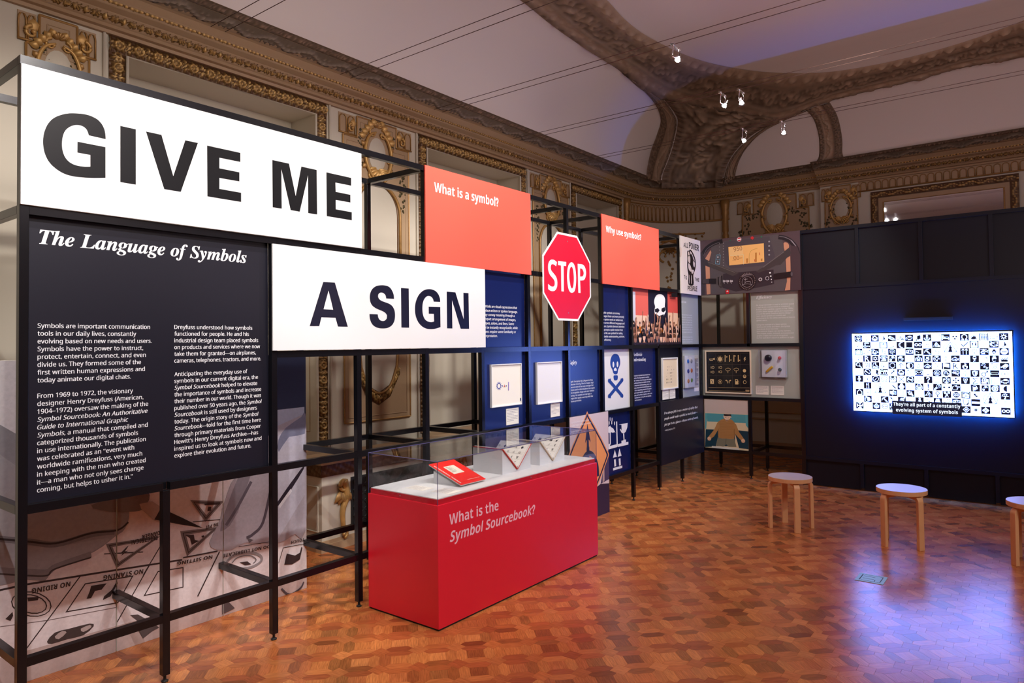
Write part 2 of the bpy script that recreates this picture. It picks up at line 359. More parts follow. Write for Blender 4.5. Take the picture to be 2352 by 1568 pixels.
# ---- floor: parquet of squares and six-sided blocks
def parquet():
    base = MB(); base.box(-3.0, 10.7, -8.2, 2.0, -.05, -.004); fl = struct('floor', base, M_FLOORBASE)
    wd, s = .056, .090; a = s+2*wd; th = math.radians(46); ct, st = math.cos(th), math.sin(th)
    hexv = [(-wd/2, -s/2), (0, -s/2-wd/2), (wd/2, -s/2), (wd/2, s/2), (0, s/2+wd/2), (-wd/2, s/2)]
    kinds = []                              # (local centre, outline, grain angle, tone class)
    kinds.append(((0, 0), [(-s/2, -s/2), (s/2, -s/2), (s/2, s/2), (-s/2, s/2)], 0, 2))
    k = wd; kinds.append(((a/2, a/2), [(0, -k), (k, 0), (0, k), (-k, 0)], PI/4, 3))
    for q in (-1, 1):
        kinds.append(((a/2+q*wd/2, 0), hexv, PI/2, 0))
        kinds.append(((0, a/2+q*wd/2), [(-y, x) for x, y in hexv], 0, 1))
    ton = [[(.36, .095, .030), (.44, .135, .040), (.40, .115, .034), (.48, .160, .048), (.33, .085, .028)],
           [(.52, .185, .054), (.46, .150, .042), (.48, .165, .048), (.42, .125, .038), (.50, .172, .050)],
           [(.46, .145, .042), (.48, .160, .046), (.42, .125, .036), (.45, .140, .044), (.54, .195, .060)],
           [(.42, .122, .036), (.46, .148, .045), (.52, .180, .055), (.44, .132, .038), (.34, .088, .028)]]
    g = .00025; meshes = {}; cells = []
    R = 50
    for i in range(-R, R):
        for j in range(-R, R):
            for t, (c, ol, ga, tc) in enumerate(kinds):
                lx, ly = i*a+c[0], j*a+c[1]; X = 4+lx*ct-ly*st; Y = -3+lx*st+ly*ct
                if not (-.6 < X < 10.45 and -7 < Y < 1.55): continue
                d = (X-CAM[0])*fw[0]+(Y-CAM[1])*fw[1]; sd = (X-CAM[0])*_r[0]+(Y-CAM[1])*_r[1]
                if d < .9: continue
                u = 1176+F*sd/d; v = 790+F*1.65/d; vis = -40 < u < 2390 and v < 1600
                if not (-900 < u < 3300): continue
                cells.append((d if vis else 99+d, X, Y, t))
    cells.sort()
    def var(t, q):
        if (t, q) in meshes: return meshes[(t, q)]
        c, ol, ga, tc = kinds[t]; n = len(ol); rnd = random.Random(t*31+q)
        cr, sr = math.cos(ga), math.sin(ga); ox, oy = rnd.random()*9, rnd.random()*9
        top = [(x*(1-2*g/wd), y*(1-2*g/wd)) for x, y in ol]
        V = [(x*ct-y*st, x*st+y*ct, 0) for x, y in top]+[(x*ct-y*st, x*st+y*ct, -.0022) for x, y in ol]
        U = [((x*cr+y*sr)+ox, (-x*sr+y*cr)+oy) for x, y in top]+[((x*cr+y*sr)+ox, (-x*sr+y*cr)+oy) for x, y in ol]
        Fs = [tuple(range(n))]+[(n+i, n+(i+1) % n, (i+1) % n, i) for i in range(n)]
        col = ton[tc][q % 5]; f = rnd.uniform(.88, 1.10)*1.0 
        if rnd.random() < .17: f *= .60
        col = (col[0]*f, col[1]*f, col[2]*f, 1)
        meshes[(t, q)] = (V, Fs, U, col); return meshes[(t, q)]
    NQ = 22; shared = {}; stuff = MB(); uvs = []
    rnd = random.Random(3)
    for idx, (_, X, Y, t) in enumerate(cells):
        q = rnd.randrange(NQ); V, Fs, U, col = var(t, q); zz = rnd.uniform(0, .00012)
        if idx < 300:
            if (t, q) not in shared:
                m = MB(); m.add(V, Fs, col); m.uv = [U[i] for f in Fs for i in f]
                o = m.build('parquet_block', M_WOOD, fl); shared[(t, q)] = o.data
            else:
                o = bpy.data.objects.new('parquet_block', shared[(t, q)]); C.objects.link(o); o.parent = fl
            o.location = (X, Y, zz)
        else:
            stuff.add([(x+X, y+Y, z+zz) for x, y, z in V], Fs, col); stuff.uv += [U[i] for f in Fs for i in f]
    stuff.build('parquet_blocks_beyond', M_WOOD, fl, kind='stuff')
    return fl
floor = parquet()

# ---- left wall with three window openings
OPEN = [(-1.0, .80), (2.04, 3.86), (5.0, 6.84), (7.86, 9.25)]; OZ0, OZ1 = .66, 3.82; FW_ = .115
def leftwall():
    m = MB(); x = -3.0; inn = [(a+FW_, b-FW_) for a, b in OPEN]
    for a, b in inn:
        m.box(x, a, YW, YW+.4, 0, 4.6); m.box(a, b, YW, YW+.4, OZ1-FW_, 4.6); m.box(a, b, YW, YW+.4, 0, OZ0+.1); x = b
        m.box(a, b, YW+.36, YW+.4, OZ0, OZ1)
    m.box(x, XR-RC, YW, YW+.4, 0, 4.6)
    return struct('wall_left', m, M_WALL)
wall_left = leftwall()
# rounded corner
def arcpts(r, n=18):                    # from left wall to right wall, r = offset into the room
    cx, cy = XR-RC, YW-RC
    return [(cx+(RC-r)*math.sin(q), cy+(RC-r)*math.cos(q)) for q in [PI/2*i/n for i in range(n+1)]]
m = MB(); A = arcpts(0); B = arcpts(-.25)
for i in range(len(A)-1):
    m.add([(*A[i], 0), (*A[i+1], 0), (*A[i+1], 4.6), (*A[i], 4.6)], [(0, 1, 2, 3)])
    m.add([(*B[i], 0), (*B[i+1], 0), (*B[i+1], 4.6), (*B[i], 4.6)], [(3, 2, 1, 0)])
wall_corner = struct('wall_corner', m, M_WALL, smooth=False)
m = MB(); m.box(XR, XR+.3, YB1, YW-RC, 0, 4.6); m.box(XB, XR+.3, -8.2, YB1, 0, 4.6)
wall_right = struct('wall_right', m, M_WALL)
m = MB(); m.box(-3.2, -3.0, -8.2, 2.0, 0, 5.3); struct('wall_back', m, M_WALL2)
m = MB(); m.box(-3.2, XR+.3, -8.4, -8.2, 0, 5.3); struct('wall_front', m, M_WALL2)

# ---- room outline used by cornice and cove: offset d into the room
def outline(d, n=18, ends=(-3.0, -8.2)):
    pts = [(ends[0], YW-d)]+[(x, YW-d) for x in np.linspace(-2, XR-RC-.001, 12)]+arcpts(d, n)
    xr = XR-d; xb = XB-d
    if xb > 0: pts += [(xr, YB1+.02+0*d), (xb, YB1)]+[(xb, y) for y in np.linspace(-2, ends[1], 6)]
    return pts
def sweep(prof, n=18):                  # prof: list of (offset into room, z)
    mb = MB(); L = [outline(d, n) for d, z in prof]; k = len(L[0]); vs = [(x, y, prof[i][1]) for i in range(len(prof)) for x, y in L[i]]
    fs = [(i*k+j, (i+1)*k+j, (i+1)*k+j+1, i*k+j+1) for i in range(len(prof)-1) for j in range(k-1)]
    mb.add(vs, fs); return mb
trim1 = struct('trim_1', sweep([(0, 3.82), (.03, 3.82), (.04, 3.84), (.07, 3.845), (.085, 3.86), (.098, 3.866), (.152, 3.909), (.158, 3.915), (.215, 3.928), (.222, 3.932), (.252, 3.961), (.26, 3.966), (.30, 3.992), (.33, 3.996)]), M_WALL2, smooth=False)

# ---- carved running ornament: a relief grid swept along a line
def gcol(t, dark=(.075, .032, .010), light=(.62, .38, .13)):
    t = max(0, min(1, t)); return tuple(dark[i]+(light[i]-dark[i])*t for i in range(3))+(1,)
def relief(u, v, L, kind):
    """height 0..1 of a repeating carved motif; u along, v across 0..1, L = repeat length in widths"""
    x = (u/L) % 1.0; X = (x-.5)*L; Y = v-.5; r = np.hypot(X, Y); th = np.arctan2(Y, X); edge = np.clip(np.sin(PI*v), 0, 1)**.4
    if kind == 'acanthus':            # rosette ringed by leaves, split by a fanned palmette
        h = .9*np.exp(-((r-.24)/.055)**2)+.8*np.exp(-(r/.10)**2)+.55*np.clip(np.cos(7*th), 0, 1)*np.exp(-((r-.38)/.09)**2)
        X2 = np.abs(X)-L/2; r2 = np.hypot(X2*1.6, Y); t2 = np.arctan2(Y, np.abs(X2)+.02); h = np.maximum(h, .95*np.clip(np.cos(9*t2), 0, 1)**.7*np.exp(-(r2/.42)**4))
    elif kind == 'bead':
        h = 1.0*np.exp(-(r/.26)**4)+.5*np.exp(-((np.abs(X)-L/2)/.07)**2)*np.exp(-(Y/.38)**4)
    elif kind == 'scroll':
        ph = 2*PI*x; c = .22*np.sin(ph); h = .8*np.exp(-((Y-c)/.07)**2)
        for sg in (-1, 1):
            rr = np.hypot(X-sg*L/4, (Y+sg*.13)); tt = np.arctan2(Y+sg*.13, X-sg*L/4); h = np.maximum(h, .9*np.exp(-(((rr-.05*((tt*sg)%(2*PI))/PI*1.2-.05)/.035))**2)*(rr < .26)); h = np.maximum(h, .7*np.clip(np.cos(6*tt), 0, 1)*np.exp(-((rr-.33)/.07)**2))
    elif kind == 'rococo':            # crowded shellwork: warped swirls
        a = u*5+1.6*np.sin(v*8+u*2.3)+.7*np.sin(u*9+v*4); b = v*9+1.6*np.sin(u*5.3)+.8*np.cos(v*13+u*6); h = (.5+.5*np.sin(a*1.7))*(.5+.5*np.cos(b*1.3)); h = .25+.9*np.abs(np.sin(h*PI*1.5)); h = h*(.75+.25*np.sin(a*5))
    else:
        h = .6*np.abs(np.sin(u*7+4*v))*np.abs(np.cos(u*3.1-6*v))
    nz = .10*np.sin(u*31.7+np.sin(v*23)*2)*np.sin(v*19+u*11.3)
    return np.clip((h+nz)*edge, 0, 1.2)
def carved(name, P0, P1, nrm, depth, width, kind, parent=None, L=1.25, res=.012, m=None, dark=None, light=None, kindp=None):
    """strip from line P0 to line P1 (lists of points, same count), relief raised along nrm(s)"""
    P0 = np.array(P0, float); P1 = np.array(P1, float); seg = np.hypot.reduce(np.diff(P0, axis=0), axis=1) if False else np.sqrt((np.diff((P0+P1)/2, axis=0)**2).sum(1))
    S = np.concatenate([[0], np.cumsum(seg)]); n = max(2, int(S[-1]/res)); s = np.linspace(0, S[-1], n)
    A = np.stack([np.interp(s, S, P0[:, i]) for i in range(3)], 1); B = np.stack([np.interp(s, S, P1[:, i]) for i in range(3)], 1)
    if callable(nrm): N = nrm(A, B)
    else: N = np.tile(np.array(nrm, float), (n, 1))
    nv = max(6, int(width/res)); nv = min(nv, 22); t = np.linspace(0, 1, nv)
    U, V = np.meshgrid(s/width, t, indexing='ij'); H = relief(U, V, L, kind)
    G = A[:, None, :]*(1-t)[None, :, None]+B[:, None, :]*t[None, :, None]+N[:, None, :]*(H*depth)[:, :, None]
    idx = np.arange(n*nv).reshape(n, nv); q = np.stack([idx[:-1, :-1], idx[1:, :-1], idx[1:, 1:], idx[:-1, 1:]], -1).reshape(-1, 4)
    me = bpy.data.meshes.new(name); off = woff(parent); me.from_pydata((G.reshape(-1, 3)-off).tolist(), [], q.tolist())
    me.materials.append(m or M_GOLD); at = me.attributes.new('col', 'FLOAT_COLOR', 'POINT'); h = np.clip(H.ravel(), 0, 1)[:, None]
    d = np.array(dark or (.085, .036, .010)); l = np.array(light or (.80, .50, .17)); cc = np.concatenate([d+(l-d)*h**1.3, np.ones((len(h), 1))], 1)  # colour follows relief height, imitating shade in the hollows
    at.data.foreach_set('color', cc.astype(np.float32).ravel()); me.polygons.foreach_set('use_smooth', [True]*len(me.polygons))
    o = bpy.data.objects.new(name, me); C.objects.link(o); o.parent = parent; WO[o] = off
    if kindp: o['kind'] = kindp
    return o
def along(d, z): return [(x, y, z) for x, y in outline(d)]
def inward(A, B):                        # normals pointing down into the room for cornice strips
    d = np.gradient((A+B)/2, axis=0); w_ = B-A; n = np.cross(d, w_); n /= np.linalg.norm(n, axis=1)[:, None]+1e-9
    ctr = np.array([4, -4, 3.0]); sgn = np.sign(((ctr-A)*n).sum(1)); return n*sgn[:, None]
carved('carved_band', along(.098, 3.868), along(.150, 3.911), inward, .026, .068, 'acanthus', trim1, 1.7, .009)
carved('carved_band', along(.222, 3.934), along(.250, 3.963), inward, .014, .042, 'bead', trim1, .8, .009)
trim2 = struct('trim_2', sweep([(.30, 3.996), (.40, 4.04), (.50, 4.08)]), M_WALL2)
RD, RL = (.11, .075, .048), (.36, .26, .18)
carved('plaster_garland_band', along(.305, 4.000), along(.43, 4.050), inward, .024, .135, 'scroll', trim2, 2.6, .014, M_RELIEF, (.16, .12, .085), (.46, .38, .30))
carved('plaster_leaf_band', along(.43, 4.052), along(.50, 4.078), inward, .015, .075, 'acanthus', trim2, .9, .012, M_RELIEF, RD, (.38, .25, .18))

# ---- ceiling: cove and flat
ZC, Z0, D0, D1 = 5.05, 4.08, .50, 1.8
def distw(x, y):
    dl = YW-y; dr = XR-x; cx, cy = XR-RC, YW-RC
    if x > cx and y > cy: return RC-math.hypot(x-cx, y-cy)
    return min(dl, dr)
def zceil(x, y):
    d = distw(x, y); t = (d-D0)/(D1-D0)
    if t <= 0: return Z0
    return Z0+(ZC-Z0)*math.sqrt(max(0, 1-(1-t)**2)) if t < 1 else ZC
def coveprof(n=14): return [(D0+(D1-D0)*(1-math.cos(q)), Z0+(ZC-Z0)*math.sin(q)) for q in [PI/2*i/n for i in range(n+1)]]
def outline2(d, n=24):
    cx, cy = XR-RC, YW-RC; pts = [(x, YW-d) for x in np.linspace(-3, min(cx, XR-max(d, RC)) if d < RC else XR-d-.001, 20)]
    r = RC-d
    for i in range(n+1):
        q = PI/2*i/n; pts.append((cx+r*math.sin(q), cy+r*math.cos(q)) if r > 0 else (XR-d, YW-d))
    pts += [(XR-d, y) for y in np.linspace(min(cy, YW-d), -8.2, 16)]; return pts
def cove():
    pr_ = coveprof(); L = [outline2(d) for d, z in pr_]; k = len(L[0]); mb = MB()
    vs = [(x, y, pr_[i][1]) for i in range(len(pr_)) for x, y in L[i]]
    mb.add(vs, [(i*k+j, i*k+j+1, (i+1)*k+j+1, (i+1)*k+j) for i in range(len(pr_)-1) for j in range(k-1)])
    mb.add([(-3.1, -8.3, ZC), (XR-D1, -8.3, ZC), (XR-D1, YW-D1, ZC), (-3.1, YW-D1, ZC)], [(0, 3, 2, 1)])
    mb.box(-3.2, XR+.3, -8.4, 2.0, ZC+.3, ZC+.35)
    return struct('ceiling', mb, M_PLAST, smooth=True)
ceiling = cove()
def hits(U, V):                          # sight lines against the vault, vectorised
    U = np.asarray(U, float).ravel(); V = np.asarray(V, float).ravel()
    D = fw[None]+((U-1176)/F)[:, None]*rt[None]-((V-CY0)/F)[:, None]*up[None]
    def out(p):
        x, y, z = p.T; cx, cy = XR-RC, YW-RC; d = np.minimum(YW-y, XR-x); k = (x > cx) & (y > cy); d = np.where(k, RC-np.hypot(x-cx, y-cy), d)
        t = np.clip((d-D0)/(D1-D0), 0, 1); zc = Z0+(ZC-Z0)*np.sqrt(np.maximum(0, 1-(1-t)**2)); return ((z > zc) & (z > 3.9)) | ((d < D0-.02) & (z > 3.9))
    t0 = np.full(len(U), .5); t1 = np.full(len(U), 40.); done = np.zeros(len(U), bool)
    for t in np.arange(.5, 32, .06):
        o = out(CAM+D*t) & ~done; t1[o] = t; t0[o] = t-.06; done |= o
    for _ in range(18):
        m_ = (t0+t1)/2; o = out(CAM+D*m_[:, None]); t1 = np.where(o, m_, t1); t0 = np.where(o, t0, m_)
    return CAM+D*t0[:, None]
def resam(P, n):
    P = np.array(crv(P, 8)); s = np.concatenate([[0], np.cumsum(np.hypot(*np.diff(P, axis=0).T))]); q = np.linspace(0, s[-1], n)
    return np.stack([np.interp(q, s, P[:, 0]), np.interp(q, s, P[:, 1])], 1)
def rib(name, c0, c1, bands, n=150, depth=.035, seed=0):
    """moulded plaster rib on the vault between two edge curves; bands = [(t0,t1,kind,repeat,dark,light)]"""
    E0 = resam(c0, n); E1 = resam(c1, n); nv = 22; T = np.linspace(0, 1, nv)
    Q = E0[:, None, :]*(1-T)[None, :, None]+E1[:, None, :]*T[None, :, None]; G = hits(Q[..., 0], Q[..., 1]).reshape(n, nv, 3)
    mid = G[:, nv//2]; seg = np.sqrt((np.diff(mid, axis=0)**2).sum(1)); S = np.concatenate([[0], np.cumsum(seg)])
    wid = np.sqrt(((G[:, -1]-G[:, 0])**2).sum(1)); H = np.zeros((n, nv)); Cc = np.zeros((n, nv, 3))
    for t0, t1, kd, L, dk, lt in bands:
        for j, t in enumerate(T):
            if t0-1e-6 <= t <= t1+1e-6:
                v = np.full(n, (t-t0)/(t1-t0)); wb = max(.05, float(np.median(wid))*(t1-t0))
                h = relief(S/wb+seed, v, L, kd); edge = .45 if (t-t0 < .02 or t1-t < .02) else 0
                H[:, j] = np.maximum(h, edge); hh = np.clip(H[:, j], 0, 1)[:, None]; Cc[:, j] = np.array(dk)+(np.array(lt)-np.array(dk))*hh  # shade of the carving mixed into the rib colour by height
    du = np.gradient(G, axis=0); dv = np.gradient(G, axis=1); N = np.cross(du, dv); N /= np.linalg.norm(N, axis=2)[..., None]+1e-9
    N *= np.where(N[..., 2:3] > 0, -1, 1); prof = np.minimum(1, np.minimum(T, 1-T)/.04)
    G = G+N*(.012+depth*H+.0)[..., None]*prof[None, :, None]+N*.004
    idx = np.arange(n*nv).reshape(n, nv); q = np.stack([idx[:-1, :-1], idx[1:, :-1], idx[1:, 1:], idx[:-1, 1:]], -1).reshape(-1, 4)
    me = bpy.data.meshes.new(name); me.from_pydata(G.reshape(-1, 3).tolist(), [], q.tolist()); me.materials.append(M_RELIEF)
    at = me.attributes.new('col', 'FLOAT_COLOR', 'POINT'); at.data.foreach_set('color', np.concatenate([Cc.reshape(-1, 3), np.ones((n*nv, 1))], 1).astype(np.float32).ravel())
    me.polygons.foreach_set('use_smooth', [True]*len(me.polygons)); o = bpy.data.objects.new(name, me); C.objects.link(o); o.parent = ceiling
    return o
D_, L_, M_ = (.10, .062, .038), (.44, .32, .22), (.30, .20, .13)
oval = [(1160, -420), (1190, -280), (1250, -160), (1330, -70), (1395, 0), (1440, 48), (1500, 90), (1600, 135), (1700, 158), (1800, 167), (1900, 165), (2000, 150), (2100, 128), (2200, 100), (2300, 66), (2400, 24), (2510, -40), (2640, -140), (2760, -270)]
lower = [(780, -420), (860, -290), (960, -180), (1080, -80), (1195, 0), (1268, 58), (1345, 112), (1420, 160), (1480, 210), (1560, 240), (1650, 262), (1740, 290), (1800, 276), (1855, 250), (1905, 232), (2000, 208), (2100, 185), (2200, 158), (2300, 140), (2400, 122), (2560, 90), (2760, 40), (3000, -40)]
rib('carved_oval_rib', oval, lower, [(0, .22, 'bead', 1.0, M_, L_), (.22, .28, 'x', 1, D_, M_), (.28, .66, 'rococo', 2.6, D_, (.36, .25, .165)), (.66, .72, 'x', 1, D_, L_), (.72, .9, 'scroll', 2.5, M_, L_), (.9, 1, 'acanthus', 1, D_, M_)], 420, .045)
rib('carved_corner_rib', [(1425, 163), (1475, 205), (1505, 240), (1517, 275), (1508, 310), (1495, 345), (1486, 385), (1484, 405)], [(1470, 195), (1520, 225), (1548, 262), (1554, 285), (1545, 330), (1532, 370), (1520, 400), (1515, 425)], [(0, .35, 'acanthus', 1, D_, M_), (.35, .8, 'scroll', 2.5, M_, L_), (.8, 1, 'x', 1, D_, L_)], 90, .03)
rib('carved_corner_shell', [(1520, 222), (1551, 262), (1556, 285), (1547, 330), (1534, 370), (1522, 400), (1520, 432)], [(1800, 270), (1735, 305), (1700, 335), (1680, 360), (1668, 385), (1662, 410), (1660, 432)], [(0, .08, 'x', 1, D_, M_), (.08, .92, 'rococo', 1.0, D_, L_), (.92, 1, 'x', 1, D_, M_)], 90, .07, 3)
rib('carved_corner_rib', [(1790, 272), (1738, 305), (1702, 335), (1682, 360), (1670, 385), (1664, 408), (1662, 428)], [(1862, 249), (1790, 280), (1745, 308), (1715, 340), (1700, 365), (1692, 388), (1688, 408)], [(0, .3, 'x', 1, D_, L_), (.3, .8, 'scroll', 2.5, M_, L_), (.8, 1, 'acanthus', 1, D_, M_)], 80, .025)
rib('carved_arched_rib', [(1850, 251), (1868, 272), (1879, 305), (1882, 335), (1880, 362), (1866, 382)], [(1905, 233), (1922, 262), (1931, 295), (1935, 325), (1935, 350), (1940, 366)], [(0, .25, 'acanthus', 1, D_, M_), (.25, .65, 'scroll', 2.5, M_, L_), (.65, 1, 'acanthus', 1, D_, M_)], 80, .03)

# ================================================================== EXHIBITION FRAME
X0, MO, BW_ = 1.0444, .61, .036
XW = X0+12*MO+.0                     # front plane of the right wing (faces -x)
ZT = [.333, .982, 1.628, 2.277, 2.929]; RH = .038
def xk(k): return X0+k*MO
fr = thing('display_scaffold', 'long black modular post and rail frame carrying the exhibition panels', 'frame', (X0, 0, 0))
def bar(name, x0, x1, y0, y1, z0, z1, par): m = MB(); m.box(x0, x1, y0, y1, z0, z1); return m.build(name, M_BLACK, par, bev=0 if name == 'rail' else .0015)
def foot(x, y, par):
    m = MB(); m.lathe((x, y, 0), [(.016, 0), (.017, .006), (.007, .012), (.007, .045)], 12); m.build('levelling_foot', M_RUB, par, smooth=False)
def post(x, y, par, z0=.035, z1=2.929-RH, ft=True):
    o = bar('post', x, x+BW_, y, y+BW_, z0, z1, par)
    if ft: foot(x+BW_/2, y+BW_/2, o)
for k in range(13):
    z1 = ZT[1]-RH if k == 1 else ZT[4]-RH
    if k in (0,): z1 = ZT[4]-RH
    if k == 10:
        post(xk(k), 0, fr, z1=ZT[2]-RH); post(xk(k), 0, fr, z0=ZT[3]-RH, ft=False)
    else: post(xk(k), 0, fr, z1=z1)
    post(xk(k), MO, fr)
for z in ZT:
    for k in range(12):
        if z == ZT[2] and k < 2: continue
        bar('rail', xk(k)+(BW_ if z != ZT[4] else 0), xk(k+1)+(BW_ if (k == 11 and z == ZT[4]) or (k == 0 and z == ZT[3]) else 0), 0, BW_, z-RH, z, fr)
for zi in (0, 1, 4):
    for k in range(12): bar('rail', xk(k)+BW_, xk(k+1), MO, MO+BW_, ZT[zi]-RH, ZT[zi], fr)
    for k in range(13): bar('cross_bar', xk(k), xk(k)+BW_, BW_, MO, ZT[zi]-RH, ZT[zi], fr)
bar('cross_bar', xk(0), xk(0)+BW_, BW_, MO, ZT[3]-RH, ZT[3], fr)
# right wing
def yj(j): return -MO*j+.0
wf = thing('display_scaffold', 'short black frame wing turning right from the long frame', 'frame', (XW, -MO, 0))
post(XW, yj(1), wf, z1=ZT[1]-RH); post(XW, yj(1), wf, z0=ZT[2]-RH, ft=False); post(XW, yj(2), wf)
for j in (0, 1, 2): 
    post(XW+MO, yj(j), wf)
for z in ZT:
    for j in (1, 2): bar('rail', XW, XW+BW_, yj(j)+(0 if j == 1 and z in (ZT[1], ZT[2]) else BW_), yj(j-1), z-RH, z, wf)
for zi in (0, 1, 4):
    for j in (1, 2): bar('rail', XW+MO, XW+MO+BW_, yj(j)+BW_, yj(j-1), ZT[zi]-RH, ZT[zi], wf)
    for j in (1, 2): bar('cross_bar', XW+BW_, XW+MO, yj(j), yj(j)+BW_, ZT[zi]-RH, ZT[zi], wf)
# dark screen wall
tw = thing('screen_wall', 'tall dark navy panelled partition holding the wall screen', 'partition', (XW, -MO*4, 0))
for j in range(3, 8): bar('post', XW-.001, XW+BW_, yj(j), yj(j)+BW_, ZT[3], ZT[4]-RH, tw).data.materials[0] = M_NAVYDK
for j in range(3, 8): bar('post', XW-.001, XW+BW_, yj(j), yj(j)+BW_, .03, ZT[0]-RH, tw).data.materials[0] = M_NAVYDK
for z in (ZT[0], ZT[3], ZT[4]): bar('rail', XW, XW+BW_, yj(7), yj(2), z-RH, z, tw).data.materials[0] = M_NAVYDK
m = MB(); m.box(XW+.012, XW+.03, yj(7), yj(2), ZT[0], ZT[3]-RH); m.build('wide_board', M_NAVYDK, tw)
for j in range(2, 7):
    m = MB(); m.box(XW+.026, XW+.034, yj(j+1)+BW_, yj(j), ZT[3], ZT[4]-RH); m.build('upper_board', M_NAVYDK, tw)
    m = MB(); m.box(XW+.026, XW+.034, yj(j+1)+BW_, yj(j), .01, ZT[0]-RH); m.build('plinth_board', M_NAVYDK, tw)
bar('end_post', XW-.002, XW+.05, yj(2)-.012, yj(2), .01, ZT[4]-RH, tw)
m = MB(); m.box(XW-.012, XW+.012, -2.69, -2.25, 1.852, 1.882); sb = m.build('sound_bar', M_RUB, tw)  # narrow dark box above the screen, built as a sound bar

# ================================================================== PANELS
def panel(name, label, cat, P, a0, a1, b0, b1, m, th=.012, group=None, h=0, bev=.001):
    """board whose face lies at height h in front of plane P; returns root"""
    c = P.w((a0+a1)/2, b0, h-th/2); t = thing(name, label, cat, tuple(c), group)
    mb = MB(); mb.prism(P, rect(a0, a1, b0, b1), h-th, h); mb.build('board', m, t, bev=bev); return t
F0 = FP(0); FR = FP(.036); FS = SP(XW); FSR = SP(XW+.036)
# --- GIVE ME
t = panel('sign_board', 'wide white board with the black words GIVE ME', 'sign', F0, xk(0), xk(3)+BW_, 2.277, 2.888, M_WHITE, h=.013)
P = FP(-.013)
M_INKB = mat('black_ink', srgb(20, 20, 23), .35, spec=.25)
M_INKN = mat('dark_blue_ink', srgb(11, 14, 40), .30, spec=.5)
def letters(P, parent, items, ox, oy, sc, mt):
    for pts, sm in items:
        p = [P.px(ox+x/sc, oy+y/sc) for x, y in pts]
        if sm: p = sm(p)
        mb = MB(); mb.flat(P, p, .0006); mb.build('letter', mt, parent)
E1 = [(290, 283), (690, 371), (690, 480), (438, 429), (438, 556), (678, 605), (678, 714), (438, 671), (438, 803), (699, 850), (699, 960), (294, 893)]
E2 = [(1722, 604), (2020, 671), (2020, 765), (1831, 727), (1834, 838), (2011, 874), (2011, 967), (1834, 935), (1835, 1048), (2028, 1083), (2028, 1180), (1728, 1130)]
M1 = [(1073, 456), (1273, 500), (1354, 890), (1422, 535), (1606, 576), (1612, 1110), (1505, 1094), (1503, 640), (1402, 1077), (1294, 1057), (1182, 565), (1186, 1040), (1078, 1024)]
letters(P, t, [(E1, 0), (E2, 0), (M1, 0)], 420, 280, 5.227, M_INKB)
Gp = [(634, 835), (633, 812), (627, 778), (611, 745), (585, 717), (550, 698), (515, 687), (470, 681), (415, 680), (365, 690), (320, 710), (288, 743), (268, 785), (259, 830), (260, 880), (272, 930), (297, 975), (335, 1012), (385, 1042), (440, 1058), (500, 1065), (565, 1068), (633, 1067), (633, 883), (465, 850), (464, 915), (542, 930), (542, 1000), (505, 1000), (460, 993), (420, 975), (392, 945), (376, 905), (372, 860), (378, 815), (395, 780), (425, 758), (460, 750), (495, 757), (520, 778), (533, 812)]
letters(P, t, [(Gp, soften), ([(722, 755), (815, 776), (815, 1108), (722, 1092)], 0), ([(876, 789), (969, 809), (1040, 1057), (1112, 842), (1188, 858), (1085, 1151), (986, 1135)], 0)], 0, 0, 2.6137, M_INKB)
# --- A SIGN
t = panel('sign_board', 'white board with the dark blue words A SIGN', 'sign', F0, xk(2), xk(5)+BW_, 1.630, 2.238, M_WHITE, h=.013)
Ap = [(484, 822), (620, 380), (736, 387), (866, 828), (768, 826), (742, 738), (602, 733), (580, 822)]
Ah = [(623, 653), (720, 658), (673, 466)]
q = [P.px(600+x/4.3556, 560+y/4.3556) for x, y in [(484, 822), (620, 380), (673, 380.5), (673, 466), (623, 653), (720, 658), (742, 738), (602, 733), (580, 822)]]
mb = MB(); mb.flat(P, [P.px(600+x/4.3556, 560+y/4.3556) for x, y in [(484, 822), (620, 380), (678, 383.5), (673, 466), (623, 653), (672, 655.5), (672, 735.5), (602, 733), (580, 822)]], .0006)
mb.flat(P, [P.px(600+x/4.3556, 560+y/4.3556) for x, y in [(678, 383.5), (736, 387), (866, 828), (768, 826), (742, 738), (672, 735.5), (672, 655.5), (720, 658), (673, 466)]], .0006)
mb.build('letter', M_INKN, t)
